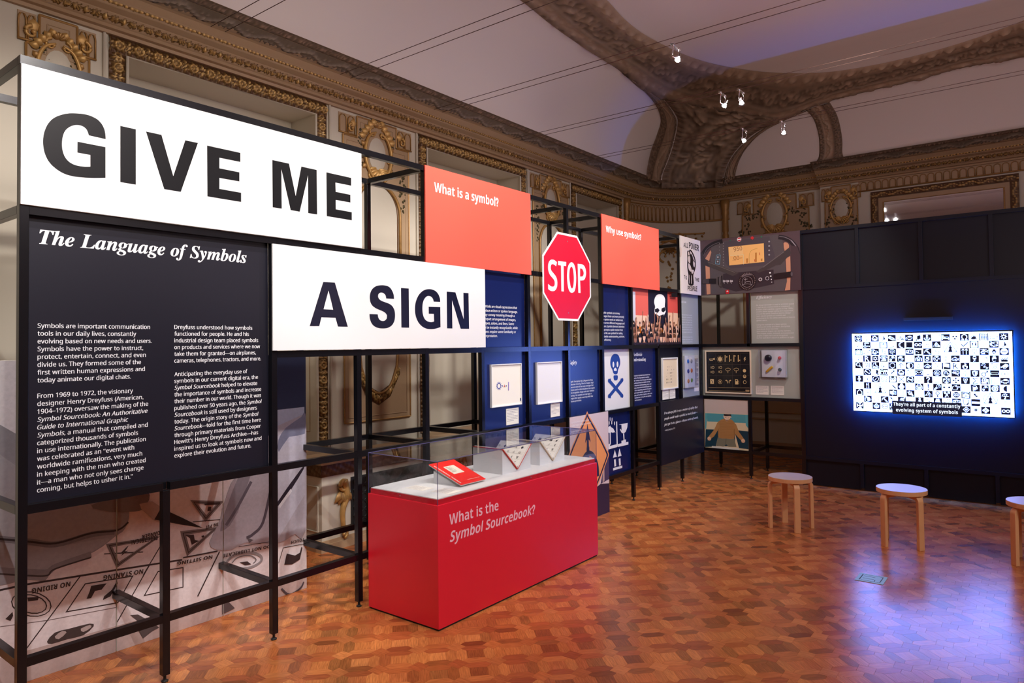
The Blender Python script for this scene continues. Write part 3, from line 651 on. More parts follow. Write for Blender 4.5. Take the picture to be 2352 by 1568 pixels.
letters(P, t, [([(1398, 440), (1475, 446), (1479, 838), (1402, 836)], 0), ([(1855, 477), (1942, 484), (2026, 755), (2022, 488), (2073, 492), (2079, 849), (1995, 848), (1908, 562), (1912, 845), (1859, 844)], 0),
    ([(1790, 580), (1787, 545), (1772, 505), (1748, 475), (1715, 458), (1680, 452), (1640, 458), (1605, 478), (1573, 515), (1550, 565), (1539, 620), (1539, 680), (1550, 735), (1570, 780), (1600, 817), (1635, 840), (1675, 851), (1735, 849), (1793, 831), (1791, 632), (1675, 628), (1676, 697), (1727, 699), (1729, 775), (1705, 782), (1675, 778), (1645, 762), (1625, 730), (1614, 685), (1612, 630), (1618, 585), (1632, 550), (1652, 527), (1675, 520), (1700, 528), (1717, 548), (1725, 577)], soften),
    ([(1328, 549), (1325, 510), (1310, 470), (1285, 435), (1250, 418), (1200, 413), (1150, 422), (1112, 450), (1090, 495), (1086, 545), (1095, 590), (1120, 625), (1160, 650), (1205, 668), (1240, 688), (1258, 715), (1255, 745), (1238, 765), (1215, 771), (1190, 763), (1172, 740), (1165, 704), (1082, 701), (1086, 745), (1102, 790), (1130, 822), (1170, 840), (1215, 845), (1262, 840), (1302, 818), (1328, 780), (1338, 730), (1335, 675), (1318, 632), (1288, 603), (1245, 585), (1205, 570), (1178, 550), (1168, 525), (1172, 503), (1185, 490), (1205, 486), (1228, 495), (1244, 515), (1250, 546)], soften)], 600, 560, 4.3556, M_INKN)
# --- The Language of Symbols
t = panel('text_board', 'large charcoal text board headed The Language of Symbols', 'text panel', FR, xk(0)+BW_, xk(2), .982, 2.24, M_PANELBLK)
P = FR
def para(mb, P, lines, ox, oy, sc, xL, y0, y1, n, rights, size, slots=None, h=.0008, off=.030, x2=None):
    """lines = [(runs)], y0/y1 = left baselines of first and last slot (crop px), rights = right ends (crop px)"""
    a0, b0 = P.px(ox+xL/sc, oy+y0/sc); a1, b1 = P.px(ox+(x2 or xL)/sc, oy+y1/sc)
    for i, ln in enumerate(lines):
        sl = slots[i] if slots else i; b = b0+(b1-b0)*sl/(n-1); a = a0+(a1-a0)*sl/(n-1)
        # right end: intersect at this baseline height
        yv = y0+(y1-y0)*sl/(n-1); r = P.px(ox+rights[i]/sc, oy+yv/sc)[0]
        text(mb, P, ln, a, b, size, h, max(.01, r-a), None, off)
mb = MB(); a, b = P.px(330/3.675, 480+292/3.675); a1, b1 = P.px(2078/3.675, 480+445/3.675); _, bt = P.px(345/3.675, 480+168/3.675)
words(P, t, 'The Language of Symbols', 'S', a, b, bt-b, .0008, a1-a, M_INKW, .02, 'heading_word')
L1 = [('Symbols are important communication', 'R'), ('tools in our daily lives, constantly', 'R'), ('evolving based on new needs and users.', 'R'), ('Symbols have the power to instruct,', 'R'), ('protect, entertain, connect, and even', 'R'), ('divide us. They formed some of the', 'R'), ('first written human expressions and', 'R'), ('today animate our digital chats.', 'R'),
      ('From 1969 to 1972, the visionary', 'R'), ('designer Henry Dreyfuss (American,', 'R'), ('1904–1972) oversaw the making of the', 'R'), ('Symbol Sourcebook: An Authoritative', 'I'), ('Guide to International Graphic', 'I'), [('Symbols,', 'I'), (' a manual that compiled and', 'R')], ('categorized thousands of symbols', 'R'), ('in use internationally. The publication', 'R'), ('was celebrated as an “event with', 'R'), ('worldwide ramifications, very much', 'R'), ('in keeping with the man who created', 'R'), ('it—a man who not only sees change', 'R'), ('coming, but helps to usher it in.”', 'R')]
sl = list(range(8))+list(range(9.0 and 10, 23)); sl = list(range(8))+[i+1 for i in range(8+1, 22)]
sl = list(range(8))+list(range(9, 22))
mb = MB(); para(mb, P, L1, 60, 720, 3.647, 95, 119, 1499, 22, [1038, 922, 1052, 980, 1003, 962, 995, 877, 895, 982, 1022, 1017, 855, 1018, 937, 1002, 905, 972, 1000, 983, 893], .0198, sl, x2=90, off=.030)
L2 = [('Dreyfuss understood how symbols', 'R'), ('functioned for people. He and his', 'R'), ('industrial design team placed symbols', 'R'), ('on products and services where we now', 'R'), ('take them for granted—on airplanes,', 'R'), ('cameras, telephones, tractors, and more.', 'R'), ('Anticipating the everyday use of', 'R'), ('symbols in our current digital era, the', 'R'), [('Symbol Sourcebook', 'I'), (' helped to elevate', 'R')], ('the importance of symbols and increase', 'R'), ('their number in our world. Though it was', 'R'), [('published over 50 years ago, the ', 'R'), ('Symbol', 'I')], [('Sourcebook', 'I'), (' is still used by designers', 'R')], [('today. The origin story of the ', 'R'), ('Symbol', 'I')], [('Sourcebook', 'I'), ('—told for the first time here', 'R')], ('through primary materials from Cooper', 'R'), ('Hewitt’s Henry Dreyfuss Archive—has', 'R'), ('inspired us to look at symbols now and', 'R'), ('explore their evolution and future.', 'R')]
para(mb, P, L2, 380, 720, 4.238, 86, 149, 1402, 20, [845, 812, 902, 920, 880, 930, 797, 900, 893, 932, 930, 937, 890, 905, 928, 928, 902, 935, 833], .0200, off=.030, slots= list(range(6))+list(range(7, 20)))
mb.build('body_text', M_INKW, t)
# --- red boards
P = FP(-.013)
t = panel('sign_board', 'coral red board asking What is a symbol', 'sign', F0, xk(4), xk(6)+BW_, 2.238, 2.929, M_RED, h=.014); P = FP(-.014)
mb = MB(); a, b = P.px(800+998/5.059, 330+556/5.059); a1, _ = P.px(800+1745/5.059, 330+718/5.059); _, bt = P.px(800+998/5.059, 330+447/5.059)
words(P, t, 'What is a symbol?', 'B', a, b, bt-b, .0008, a1-a, M_INKW)
t = panel('sign_board', 'coral red board asking Why use symbols', 'sign', F0, xk(8), xk(10)+BW_, 2.238, 2.929, M_RED, h=.014)
mb = MB(); a, b = P.px(1150+1052/4.354, 200+1448/4.354); a1, _ = P.px(1150+1405/4.354, 200+1520/4.354); _, bt = P.px(1150+1052/4.354, 200+1386/4.354)
words(P, t, 'Why use symbols?', 'B', a, b, bt-b, .0008, a1-a, M_INKW)
# --- stop sign
cx, cz, R8 = 5.2796, 2.255, .3957; P = FP(-.03)
t = thing('stop_sign', 'red octagonal STOP traffic sign with white rim', 'road sign', (cx, -.03, cz-R8))
def octa(r): return [(cx+r/math.cos(PI/8)*math.cos(PI/8+i*PI/4), cz+r/math.cos(PI/8)*math.sin(PI/8+i*PI/4)) for i in range(8)]
mb = MB(); mb.prism(P, octa(R8), -.003, 0); mb.build('rim', M_WHITE, t)
M_STOP = mat('sign_red', srgb(206, 4, 44), .45); mb = MB(); mb.flat(P, octa(R8-.019), .0006); mb.build('red_face', M_STOP, t)
q = lambda x, y: P.px(1240+x/6.815, 520+y/6.815)
mb = MB()
def gl(ch, xl, xr, yt, yb, xm, s='B', off=0): a0 = q(xl, (yt+yb)/2)[0]; a1 = q(xr, (yt+yb)/2)[0]; glyph_fit(mb, P, ch, s, a0, a1, q(xm, yb)[1], q(xm, yt)[1], .0014, off=off)
gl('S', 125, 270, 518, 1013, 200, off=-.012)
mb.flat(P, [q(*p) for p in [(282, 538), (410, 556), (408, 620), (370, 615), (373, 1018), (335, 1014), (329, 610), (283, 603)]], .0014)
o_ = crv([(423, 790), (432, 660), (455, 590), (488, 560), (525, 580), (553, 660), (566, 790), (560, 930), (540, 1010), (503, 1037), (465, 1018), (438, 940)], 5, True)
i_ = crv([(458, 790), (463, 690), (475, 645), (490, 630), (508, 645), (522, 700), (530, 800), (527, 890), (517, 950), (502, 970), (484, 950), (470, 890)], 5, True)
for k in range(len(o_)):
    k2 = (k+1) % len(o_); mb.flat(P, [q(*o_[k]), q(*o_[k2]), q(*i_[k2]), q(*i_[k])], .0014)
mb.flat(P, [q(*p) for p in [(590, 583), (628, 590), (628, 782), (628, 845), (635, 1040), (600, 1037)]], .0014)
po = crv([(625, 588), (670, 597), (705, 640), (722, 720), (712, 795), (685, 838), (626, 846)], 5); pi = crv([(625, 655), (655, 662), (674, 690), (684, 728), (677, 765), (660, 782), (626, 782)], 5)
for k in range(len(po)-1): mb.flat(P, [q(*po[k]), q(*po[k+1]), q(*pi[k+1]), q(*pi[k])], .0014)
mb.build('lettering', M_INKW, t)
for zz in (cz+.325, cz-.325): mb = MB(); mb.lathe((cx, -.03, zz), [(.006, 0), (.005, .004)], 10, axis=(0, -1, 0)); mb.build('bolt', M_ALU, t)
mb = MB(); mb.box(cx-.02, cx+.02, -.027, 0, cz-.28, cz+.28); mb.build('mounting_strut', M_BLACK, t)
# --- navy text boards
def hd(P, t, s, sy, ox, oy, sc, x0, y0, x1, y1, yt, off=0, name='heading'):
    mb = MB(); a, b = P.px(ox+x0/sc, oy+y0/sc); a1, _ = P.px(ox+x1/sc, oy+y1/sc); _, bt = P.px(ox+x0/sc, oy+yt/sc); text(mb, P, (s, sy), a, b, bt-b, .0008, a1-a, None, off); return mb.build(name, M_INKW, t)
P = FR
t = panel('text_board', 'navy text board beginning Symbols are visual expressions', 'text panel', FR, xk(5)+BW_, xk(6), 1.628, 2.24, M_NAVY)
mb = MB(); para(mb, P, [(s, 'R') for s in ['Symbols are visual expressions that', 'replace written or spoken language.', 'They convey meaning through a', 'compact arrangement of images,', 'shapes, colors, and lines. Some', 'can be instantly recognizable, while', 'others require some familiarity or', 'interpretation.']], 1080, 600, 4.3545, 122, 458, 757, 8, [467, 472, 442, 455, 437, 474, 457, 272], .0190); mb.build('body_text', M_INKW, t)
t = panel('text_board', 'navy text board beginning Graphic symbols can convey', 'text panel', FR, xk(8)+BW_, xk(9), 1.628, 2.24, M_NAVY)
mb = MB(); para(mb, P, [(s, 'R') for s in ['Graphic symbols can convey', 'messages faster and more precisely', 'than spoken words or written text,', 'often across different languages and', 'cultures. Symbols demand attention', 'and prompt a quick reaction from', 'users. We use symbols for safety,', 'worldwide understanding, activism,', 'and efficiency.']], 1080, 600, 4.3545, 1308, 520, 795, 9, [1495, 1538, 1528, 1542, 1541, 1525, 1525, 1543, 1410], .0190); mb.build('body_text', M_INKW, t)
t = panel('text_board', 'navy text board headed Safety', 'text panel', FR, xk(7)+BW_, xk(8), .982, 1.59, M_NAVY)
hd(P, t, 'Safety', 'S', 1080, 600, 4.3545, 990, 1032, 1066, 1040, 992)
mb = MB(); para(mb, P, [(s, 'R') for s in ['Fragile. Emergency Exit. Lifeguard on Duty.', 'Pedestrian Crossing. Thin Ice. Danger. Stop!', 'These are some of the many messages that', 'symbols send in critical situations that require', 'quick recognition. Shape and color reinforce', 'meaning—for example, on road signs a', 'triangle often signals a warning while blue', 'indicates permission.']], 1080, 600, 4.3545, 992, 1213, 1411, 8, [1227, 1232, 1232, 1245, 1240, 1212, 1228, 1113], .0145, off=.02); mb.build('body_text', M_INKW, t)
t = panel('text_board', 'navy text board headed Worldwide Understanding', 'text panel', FR, xk(9)+BW_, xk(10), .982, 1.59, M_NAVY)
hd(P, t, 'Worldwide', 'S', 1080, 600, 4.3545, 1622, 948, 1720, 948, 915); hd(P, t, 'Understanding', 'S', 1080, 600, 4.3545, 1622, 1000, 1757, 1000, 966)
mb = MB(); para(mb, P, [(s, 'R') for s in ['In Dreyfuss’s Symbol Sourcebook was', 'called the “first step towards a wordless', 'world.” Creating a visual language and systems', 'of symbols promoted worldwide attempt', 'with improved understanding, peace, and', 'harmony. International standardization was', 'vital for an expanding network of travelers', 'in import-export industries. Symbols for the', 'shipping and handling of goods as well as the', 'team spotted are among the most globally', 'used and recognized.']], 1080, 600, 4.3545, 1622, 1153, 1400, 11, [1800, 1790, 1812, 1800, 1810, 1810, 1812, 1800, 1818, 1810, 1715], .0138, off=.02); mb.build('body_text', M_INKW, t)
P = FP(-.012)
t = panel('text_board', 'black quotation board low at the end of the long frame', 'text panel', F0, xk(10)+BW_/2, xk(12), .275, .985, M_PANELBLK, h=.012)
mb = MB()
for s, y0, x1, y1 in (('I’ve always felt it was a matter of safety that', 672, 872, 620), ('people could read a symbol so much faster—', 722, 872, 672), ('just get it at a glance—than a series of words.', 775, 878, 725)):
    a, b = P.px(1380+570/3.92, 780+y0/3.92); a1, b1 = P.px(1380+x1/3.92, 780+y0/3.92); text(mb, P, (s, 'S'), a, b, .028, .0008, a1-a, shear=0)
a, b = P.px(1380+573/3.92, 780+824/3.92); a1, _ = P.px(1380+668/3.92, 780+824/3.92); text(mb, P, ('—Henry Dreyfuss, 1971', 'R'), a, b, .017, .0008, a1-a); mb.build('quotation', M_INKW, t)

# ================================================================== PRINTED BOARDS
def K(*c): return srgb(*c)
def lab(name, label, P, a0, a1, b0, b1, n=6, col=None, group=None, cat='label', seed=0, th=.003, m=None):
    t = panel(name, label, cat, P, a0, a1, b0, b1, m or M_PAPER, th=th, h=th, bev=0, group=group)
    mb = MB(); rnd = random.Random(seed); g = K(160, 157, 168); H = b1-b0; Wd = a1-a0
    for i in range(n):
        y = b1-H*(.1+.75*i/n); x = a0+Wd*.07; xe = a0+Wd*(.93 if i % 4 != 3 else .6)
        while x < xe: w_ = rnd.uniform(.05, .16)*Wd; mb.flat(P, rect(x, min(x+w_, xe), y-H*.018, y+H*.012), th+.0004, g); x += w_+Wd*.015
    mb.build('print', M_PRINT, t); return t
NAV = K(24, 62, 146); WH = K(238, 239, 242)
# skull board
t = panel('poster_board', 'white board with a blue skull and crossed bones', 'poster', FR, xk(8)+BW_, xk(9), .96, 1.59, M_WHITE)
A = Art(FR, 1080, 600, 4.3545)
A.poly([(1450, 925), (1478, 935), (1495, 970), (1500, 1015), (1492, 1050), (1478, 1085), (1472, 1120), (1452, 1130), (1432, 1118), (1422, 1085), (1406, 1050), (1400, 1015), (1406, 970), (1424, 935)], NAV, 4)
A.disc(1431, 1032, .018, WH, .030); A.disc(1472, 1030, .018, WH, .030); A.poly([(1450, 1062), (1462, 1075), (1464, 1093), (1436, 1093), (1438, 1075)], WH, 2)
A.poly([(1433, 1145), (1452, 1139), (1474, 1143), (1472, 1180), (1455, 1190), (1438, 1184)], NAV, 3)
for p, q_ in (((1392, 1195), (1516, 1340)), ((1516, 1190), (1392, 1345))):
    A.line([p, q_], .040, NAV)
    for (x, y), s in ((p, -1), (q_, 1)):
        A.disc(x-7, y+2*s, .017, NAV, .020); A.disc(x+6, y+5*s, .017, NAV, .020)
A.build('printed_symbol', t)
# fragile / umbrella / this way up board
t = panel('poster_board', 'navy board with white umbrella, glass and arrow symbols', 'poster', FR, xk(8)+BW_, xk(9), .333, .945, M_NAVY)
A = Art(FR, 1380, 780, 3.92); w_ = K(226, 228, 236)
A.poly([(30, 838), (45, 800), (80, 778), (112, 800), (131, 838), (120, 830), (108, 838), (96, 832), (82, 840), (66, 834), (50, 842), (40, 836)], w_)
A.line([(82, 775), (84, 935), (76, 950), (66, 946), (64, 936)], .020, w_); A.line([(141, 735), (147, 962)], .022, w_)
for x, y in ((60, 722), (82, 714), (100, 718), (74, 748), (97, 745), (121, 752), (53, 752)): A.disc(x, y, .008, w_, .020)
A.poly([(160, 764), (240, 748), (236, 790), (222, 828), (204, 845), (186, 838), (170, 808), (176, 800), (186, 818), (184, 765)], w_)
A.line([(204, 845), (208, 912)], .022, w_); A.line([(184, 922), (224, 908)], .028, w_); A.line([(57, 976), (146, 952)], .030, w_); A.line([(152, 952), (246, 930)], .030, w_)
for x in (122, 164):
    y = 0 if x == 122 else -8
    A.poly([(x-15, 1062+y), (x+2, 990+y*1.6), (x+20, 1052+y)], w_); A.poly([(x-6, 1078+y), (x+10, 1074+y), (x+14, 1136+y), (x-2, 1142+y)], w_)
A.line([(108, 1166), (190, 1142)], .024, w_); A.build('printed_symbols', t)
# navy boards with framed prints
def artframe(label, P, a0, a1, b0, b1, face=M_PAPER, fr_=M_WHITE, grp=None, bw=.007, depth=.02, cat='framed print'):
    t = thing('framed_print', label, cat, tuple(P.w((a0+a1)/2, b0, depth/2)), grp)
    mb = MB()
    for r in ((a0, a0+bw, b0, b1), (a1-bw, a1, b0, b1), (a0+bw, a1-bw, b0, b0+bw), (a0+bw, a1-bw, b1-bw, b1)): mb.prism(P, rect(*r), 0, depth)
    mb.build('frame', fr_, t); mb = MB(); mb.prism(P, rect(a0+bw, a1-bw, b0+bw, b1-bw), .001, depth*.5); mb.build('sheet', face, t); return t, depth*.5
t = panel('backing_board', 'navy backing board behind the small framed print with sun drawing', 'board', FR, xk(5)+BW_, xk(6), .982, 1.59, M_NAVY)
P6 = FP(.035)
t, h_ = artframe('white framed print with a small drawn sun on the left navy board', P6, 4.232, 4.628, 1.150, 1.492)
A = Art(P6, 1080, 600, 4.3545, h=h_+.0005); A.ring(277, 1245, .022, .007, K(60, 70, 150)); 
for i in range(12): a, b = A.q(277, 1245); A.polym(circ(a+.03*math.cos(i*PI/6), b+.03*math.sin(i*PI/6), .004, n=6), K(60, 70, 150))
A.disc(310, 1245, .006, K(80, 80, 150)); A.poly([(324, 1255), (330, 1228), (336, 1255)], K(200, 80, 70)); A.disc(349, 1244, .006, K(80, 80, 150)); A.line([(372, 1205), (372, 1290)], .01, K(150, 130, 200)); A.poly([(488, 1366), (501, 1364), (501, 1392), (488, 1394)], K(20, 40, 110)); A.build('drawing', t)
lab('wall_label', 'small white text label below the print with sun drawing', P6, 4.434, 4.600, .992, 1.125, 8)
t = panel('backing_board', 'navy backing board behind the blank white framed sheet', 'board', FR, xk(6)+BW_, xk(7), .982, 1.59, M_NAVY)
t, h_ = artframe('white framed blank sheet on the navy board left of Safety', P6, 4.850, 5.233, 1.128, 1.492, face=M_WHITE)
lab('wall_label', 'small white text label below the blank framed sheet', P6, 5.070, 5.212, 1.0, 1.120, 8, seed=3)
t = panel('backing_board', 'dark navy backing board behind the beige chart print', 'board', FR, xk(10)+BW_, xk(11), .982, 1.59, M_NAVYDK)
t, h_ = artframe('beige framed chart of tiny symbols on the dark navy board', P6, 7.285, 7.695, 1.112, 1.476, face=mat('beige_paper', srgb(226, 208, 178), .7), bw=.014)
mb = MB(); rnd = random.Random(5)
for i in range(7):
    for j in range(6):
        a = 7.40+.2*i/6; b = 1.37-.18*j/5; s = rnd.uniform(.004, .009); mb.flat(P6, rect(a-s*.6, a+s*.6, b-s, b+s), h_+.0006, K(60, 50, 50)) if rnd.random() < .7 else None
mb.build('chart_marks', M_PRINT, t)
lab('wall_label', 'left white label under the beige chart print', P6, 7.306, 7.465, .997, 1.112, 7, seed=4); lab('wall_label', 'right white label under the beige chart print', P6, 7.487, 7.645, .996, 1.112, 7, seed=5)
# grey-green end board and buttons
t = panel('text_board', 'tall narrow pale grey board beside the frame corner', 'text panel', FR, xk(11)+BW_, xk(12), .985, 2.24, M_GREY)
mb = MB(); rnd = random.Random(8)
for i in range(14): text(mb, FR, (['the persistent use of', 'of graphic symbols by', 'resistance groups has', 'shown the power and', 'reach of communities', 'around the world, and'][i % 6], 'R'), xk(11)+.12, 1.98-.030*i-(.03 if i > 7 else 0), .013, .0008, .30)
text(mb, FR, ('Activism', 'S'), xk(11)+.05, 2.13, .03, .0008, .2); mb.build('body_text', M_INKW, t)
t = thing('button_display', 'clear box of six round badges on the pale grey board', 'display case', (8.02, .03, 1.10))
mb = MB(); mb.box(7.875, 8.175, .012, .034, 1.10, 1.49); mb.build('back_board', M_WHITE, t)
mb = MB(); mb.box(7.872, 8.178, -.035, -.032, 1.097, 1.493); mb.box(7.872, 7.875, -.032, .03, 1.097, 1.493); mb.box(8.175, 8.178, -.032, .03, 1.097, 1.493); mb.box(7.875, 8.175, -.032, .03, 1.094, 1.098); mb.build('clear_cover', M_GLASS, t)
bc = [(40, 110, 200), (150, 150, 160), (40, 60, 150), (200, 110, 60), (190, 130, 90), (110, 150, 80)]
for i, (a, b) in enumerate([(7.975, 1.42), (8.075, 1.42), (7.975, 1.30), (8.075, 1.305), (7.975, 1.18), (8.075, 1.185)]):
    o = MB().lathe((a, .012, b), [(.026, 0), (.026, .004), (.020, .008), (.008, .010)], 20, col=K(*bc[i]), axis=(0, -1, 0)).build('badge', M_PRINT, None, origin=(a, .012, b)); props(o, ['blue round badge, top left in the clear box', 'silver grey badge, top right in the clear box', 'dark blue badge, middle left in the clear box', 'orange badge, middle right in the clear box', 'tan badge, bottom left in the clear box', 'green badge, bottom right in the clear box'][i], 'badge', 'badges in the clear box')
lab('wall_label', 'tall white text label right of the badge box', FR, 8.195, 8.335, 1.04, 1.49, 22, seed=9)
# crowd photograph
t = panel('photo_board', 'photograph of a crowd raising arms before a masked white face', 'photograph', FR, xk(9)+BW_, xk(11), 1.625, 2.24, M_PANELBLK)
A = Art(FR, 1480, 500, 4.9); a0, a1 = xk(9)+BW_, xk(11)
A.polym(rect(a0, a1, 1.635, 2.24), K(60, 48, 60)); A.polym(rect(a0, a0+.42, 1.9, 2.24), K(214, 96, 86)); A.polym(rect(a1-.27, a1, 2.0, 2.24), K(214, 84, 76)); A.polym(rect(a1-.27, a1, 1.78, 2.0), K(232, 190, 160)); A.polym(rect(a0, a0+.12, 1.85, 2.2), K(206, 205, 220)); A.polym(rect(a0+.12, a0+.42, 1.80, 1.95), K(226, 190, 168))
A.polym(rect(a0+.42, a1-.28, 1.72, 2.24), K(24, 22, 44))
A.poly([(118, 900), (140, 868), (180, 860), (212, 875), (232, 920), (228, 1000), (240, 1050), (222, 1090), (205, 1140), (190, 1140), (160, 1100), (120, 1080), (112, 1040), (120, 1000), (108, 950)], K(240, 240, 240), 3)
A.poly([(115, 1030), (150, 1015), (170, 1040), (150, 1070), (118, 1060)], K(20, 20, 35)); A.poly([(192, 1020), (225, 1005), (238, 1040), (212, 1065), (190, 1050)], K(20, 20, 35)); A.poly([(160, 1060), (200, 1060), (190, 1110), (170, 1100)], K(240, 238, 238)); A.poly([(150, 1110), (215, 1085), (222, 1140), (180, 1160)], K(30, 26, 40))
rnd = random.Random(12)
sks = [(214, 160, 134), (186, 130, 106), (228, 184, 160), (150, 104, 88)]; cls = [(36, 34, 50), (60, 62, 84), (24, 22, 30), (44, 60, 110), (90, 84, 100), (30, 28, 40)]
for row in range(4):
    for i in range(15-row):
        a = a0+.03+(a1-a0-.06)*(i+rnd.uniform(.2, .8))/(15-row); b = 1.86-.052*row+rnd.uniform(-.015, .015); s = .022+.008*row; sk = rnd.choice(sks); cl = (210, 120, 40) if rnd.random() < .07 else rnd.choice(cls)
        if rnd.random() < (.55 if row < 3 else .3):
            el = (a+rnd.choice((-1, 1))*s*1.3, b+s*.6); top = (el[0]+rnd.uniform(-.03, .03), b+rnd.uniform(.08, .13)); A.linem([(a+(el[0]-a)*.8, b-s*1.6), el, top], s*.62, K(*sk)); A.polym(circ(top[0], top[1]+s*.2, s*.5, s*.6, n=8), K(*sk))
        A.polym([(a-s*1.9, 1.636), (a+s*1.9, 1.636), (a+s*1.7, b-s*2.1), (a+s*.7, b-s*1.2), (a-s*.7, b-s*1.2), (a-s*1.7, b-s*2.1)], K(*cl)); A.polym(rect(a-s*.3, a+s*.3, b-s*1.4, b-s*.5), K(*sk)); A.polym(circ(a, b, s*.72, s, n=12), K(*sk))
        A.polym([(a+s*.85*math.cos(q), b+s*.15+s*1.05*math.sin(q)) for q in [PI*j/6 for j in range(7)]], K(*rnd.choice([(60, 40, 34), (30, 24, 26), (110, 70, 44)])))
A.poly([(275, 850), (340, 845), (342, 895), (275, 890)], K(15, 15, 20)); A.polym(rect(a0, a1, 1.632, 1.655), K(40, 26, 34)); A.build('photo_print', t)
# fist poster
t = panel('poster_board', 'cream poster of a raised fist reading All Power to the People', 'poster', F0, xk(11), xk(12)+.02, 2.238, 2.929, M_PAPER, h=.014)
P = FP(-.014); A = Art(P, 1555, 535, 8.11); A.polym(rect(xk(11)+.001, xk(12)+.019, 2.239, 2.928), K(238, 226, 220)); ink = K(24, 20, 24)
A.poly([(60, 260), (90, 300), (85, 420), (60, 440)], K(232, 212, 200), 2)
def gp(ch, x0, x1, yt, yb, sy='B'): a0, b0 = A.q(x0, yb); a1, b1 = A.q(x1, yt); b1 = A.q(x0, yt)[1]; glyph_fit(A.mb, P, ch, sy, a0, a1, b0, b1, A.h+.0003, ink)
for ch, x0, x1, yt, yb in [('A', 120, 152, 180, 258), ('L', 157, 178, 180, 268), ('L', 183, 205, 185, 275), ('P', 222, 252, 168, 282), ('O', 256, 290, 180, 296), ('W', 292, 330, 190, 308), ('E', 334, 362, 205, 318), ('R', 368, 408, 215, 332), ('T', 130, 150, 782, 850), ('O', 157, 182, 792, 865), ('T', 330, 352, 828, 890), ('H', 357, 380, 835, 898), ('E', 386, 410, 840, 906), ('P', 198, 225, 980, 1068), ('E', 230, 252, 985, 1072), ('O', 257, 285, 988, 1078), ('P', 290, 315, 988, 1080), ('L', 320, 342, 990, 1080), ('E', 347, 375, 992, 1085)]: gp(ch, x0, x1, yt, yb)
A.poly([(245, 308), (272, 330), (300, 380), (330, 450), (345, 520), (346, 620), (335, 690), (315, 740), (302, 800), (305, 968), (210, 955), (212, 790), (195, 690), (188, 590), (192, 480), (188, 360), (200, 325), (222, 332), (228, 312)], ink, 3)
for p_ in ([(205, 350), (218, 345), (232, 400), (222, 420), (205, 400)], [(238, 345), (250, 340), (268, 380), (255, 400)], [(262, 350), (285, 400), (300, 450), (280, 420)], [(205, 440), (235, 430), (245, 480), (240, 560), (215, 545), (204, 500)], [(290, 430), (318, 480), (322, 530), (298, 480)], [(210, 560), (245, 600), (270, 680), (255, 720), (222, 690), (206, 620)], [(300, 520), (330, 560), (320, 640), (300, 600)], [(262, 690), (310, 690), (300, 740), (275, 760)], [(225, 790), (232, 790), (228, 930), (220, 930)], [(262, 790), (270, 800), (268, 940), (258, 930)]): A.poly(p_, K(226, 212, 206), 2)
A.build('poster_print', t)
# steering wheel photograph on the wing
FSF = SP(XW-.014)
t = panel('photo_board', 'large photograph of a vehicle dashboard seen through a steering wheel', 'photograph', FS, .0, 2*MO, 2.238, 2.929, M_PANELBLK, h=.014)
A = Art(FSF, 1555, 535, 8.11); A.polym(rect(.001, 1.219, 2.239, 2.928), K(84, 66, 72))
A.poly([(640, 245), (880, 150), (1880, 20), (1960, 80), (2050, 900), (1990, 1075), (640, 1140), (620, 800)], K(86, 80, 84)); A.poly([(850, 165), (1720, 60), (1830, 440), (1700, 600), (990, 660), (900, 560)], K(78, 72, 80))
sk = K(206, 148, 118)
A.poly([(525, 480), (560, 420), (625, 320), (640, 360), (600, 520), (560, 500)], sk); A.poly([(530, 608), (610, 640), (625, 1135), (555, 1145)], sk); A.poly([(1985, 190), (2040, 175), (2080, 210), (2085, 280), (2010, 345)], sk, 2); A.poly([(2025, 470), (2110, 430), (2118, 720), (2110, 1060), (2010, 1070), (2050, 900)], sk)
dk = K(42, 38, 44); A.poly([(1040, 740), (1500, 700), (1800, 680), (1810, 950), (1530, 1010), (1100, 1090), (850, 1020), (860, 760)], K(52, 46, 54))
A.line([(455, 560), (470, 420), (550, 290), (690, 195), (850, 150)], .052, K(32, 28, 34), 6); A.line([(480, 470), (550, 310), (680, 215), (800, 172)], .006, K(104, 98, 106), 6); A.line([(1890, 75), (2010, 95), (2130, 165), (2225, 290), (2258, 420)], .052, K(38, 34, 40), 6); A.line([(1905, 62), (2020, 82), (2145, 152), (2240, 280)], .008, K(120, 112, 120), 6); A.line([(2120, 130), (2215, 240)], .010, K(150, 140, 150), 4)
A.poly([(435, 575), (430, 360), (470, 360), (540, 500), (640, 545), (1150, 750), (1120, 800), (1010, 790), (590, 620), (530, 600), (520, 1150), (440, 1160)], K(56, 50, 56))
A.poly([(560, 520), (640, 545), (1150, 745), (1040, 800), (600, 620)], K(72, 66, 66)); A.line([(580, 540), (1080, 735)], .006, K(112, 104, 100))
A.poly([(1470, 715), (1600, 640), (2000, 340), (2090, 270), (2130, 380), (1930, 590), (1840, 600), (1660, 690), (1520, 740)], K(68, 62, 64)); A.line([(1600, 640), (2000, 345)], .008, K(110, 104, 104))
A.poly([(2120, 230), (2240, 250), (2300, 420), (2300, 1050), (2110, 1060), (2125, 420)], K(72, 56, 62))
A.poly([(958, 262), (1618, 190), (1628, 538), (975, 604)], K(252, 196, 120)); A.poly([(980, 275), (1230, 245), (1236, 405), (992, 425)], K(250, 206, 140)); A.line([(992, 425), (1240, 405), (1240, 585)], .004, K(226, 226, 190))
for s_, x0, x1, yt, yb in (('950', 1060, 1218, 270, 345), ('.00–', 1040, 1220, 440, 515)):
    a, b = A.q(x0, yb); a1, b1 = A.q(x1, yb); bt = A.q(x0, yt)[1]; text(A.mb, FSF, (s_, 'R'), a, b, bt-b, A.h+.0004, a1-a, K(150, 90, 50), rot=.06)
A.h += .0005
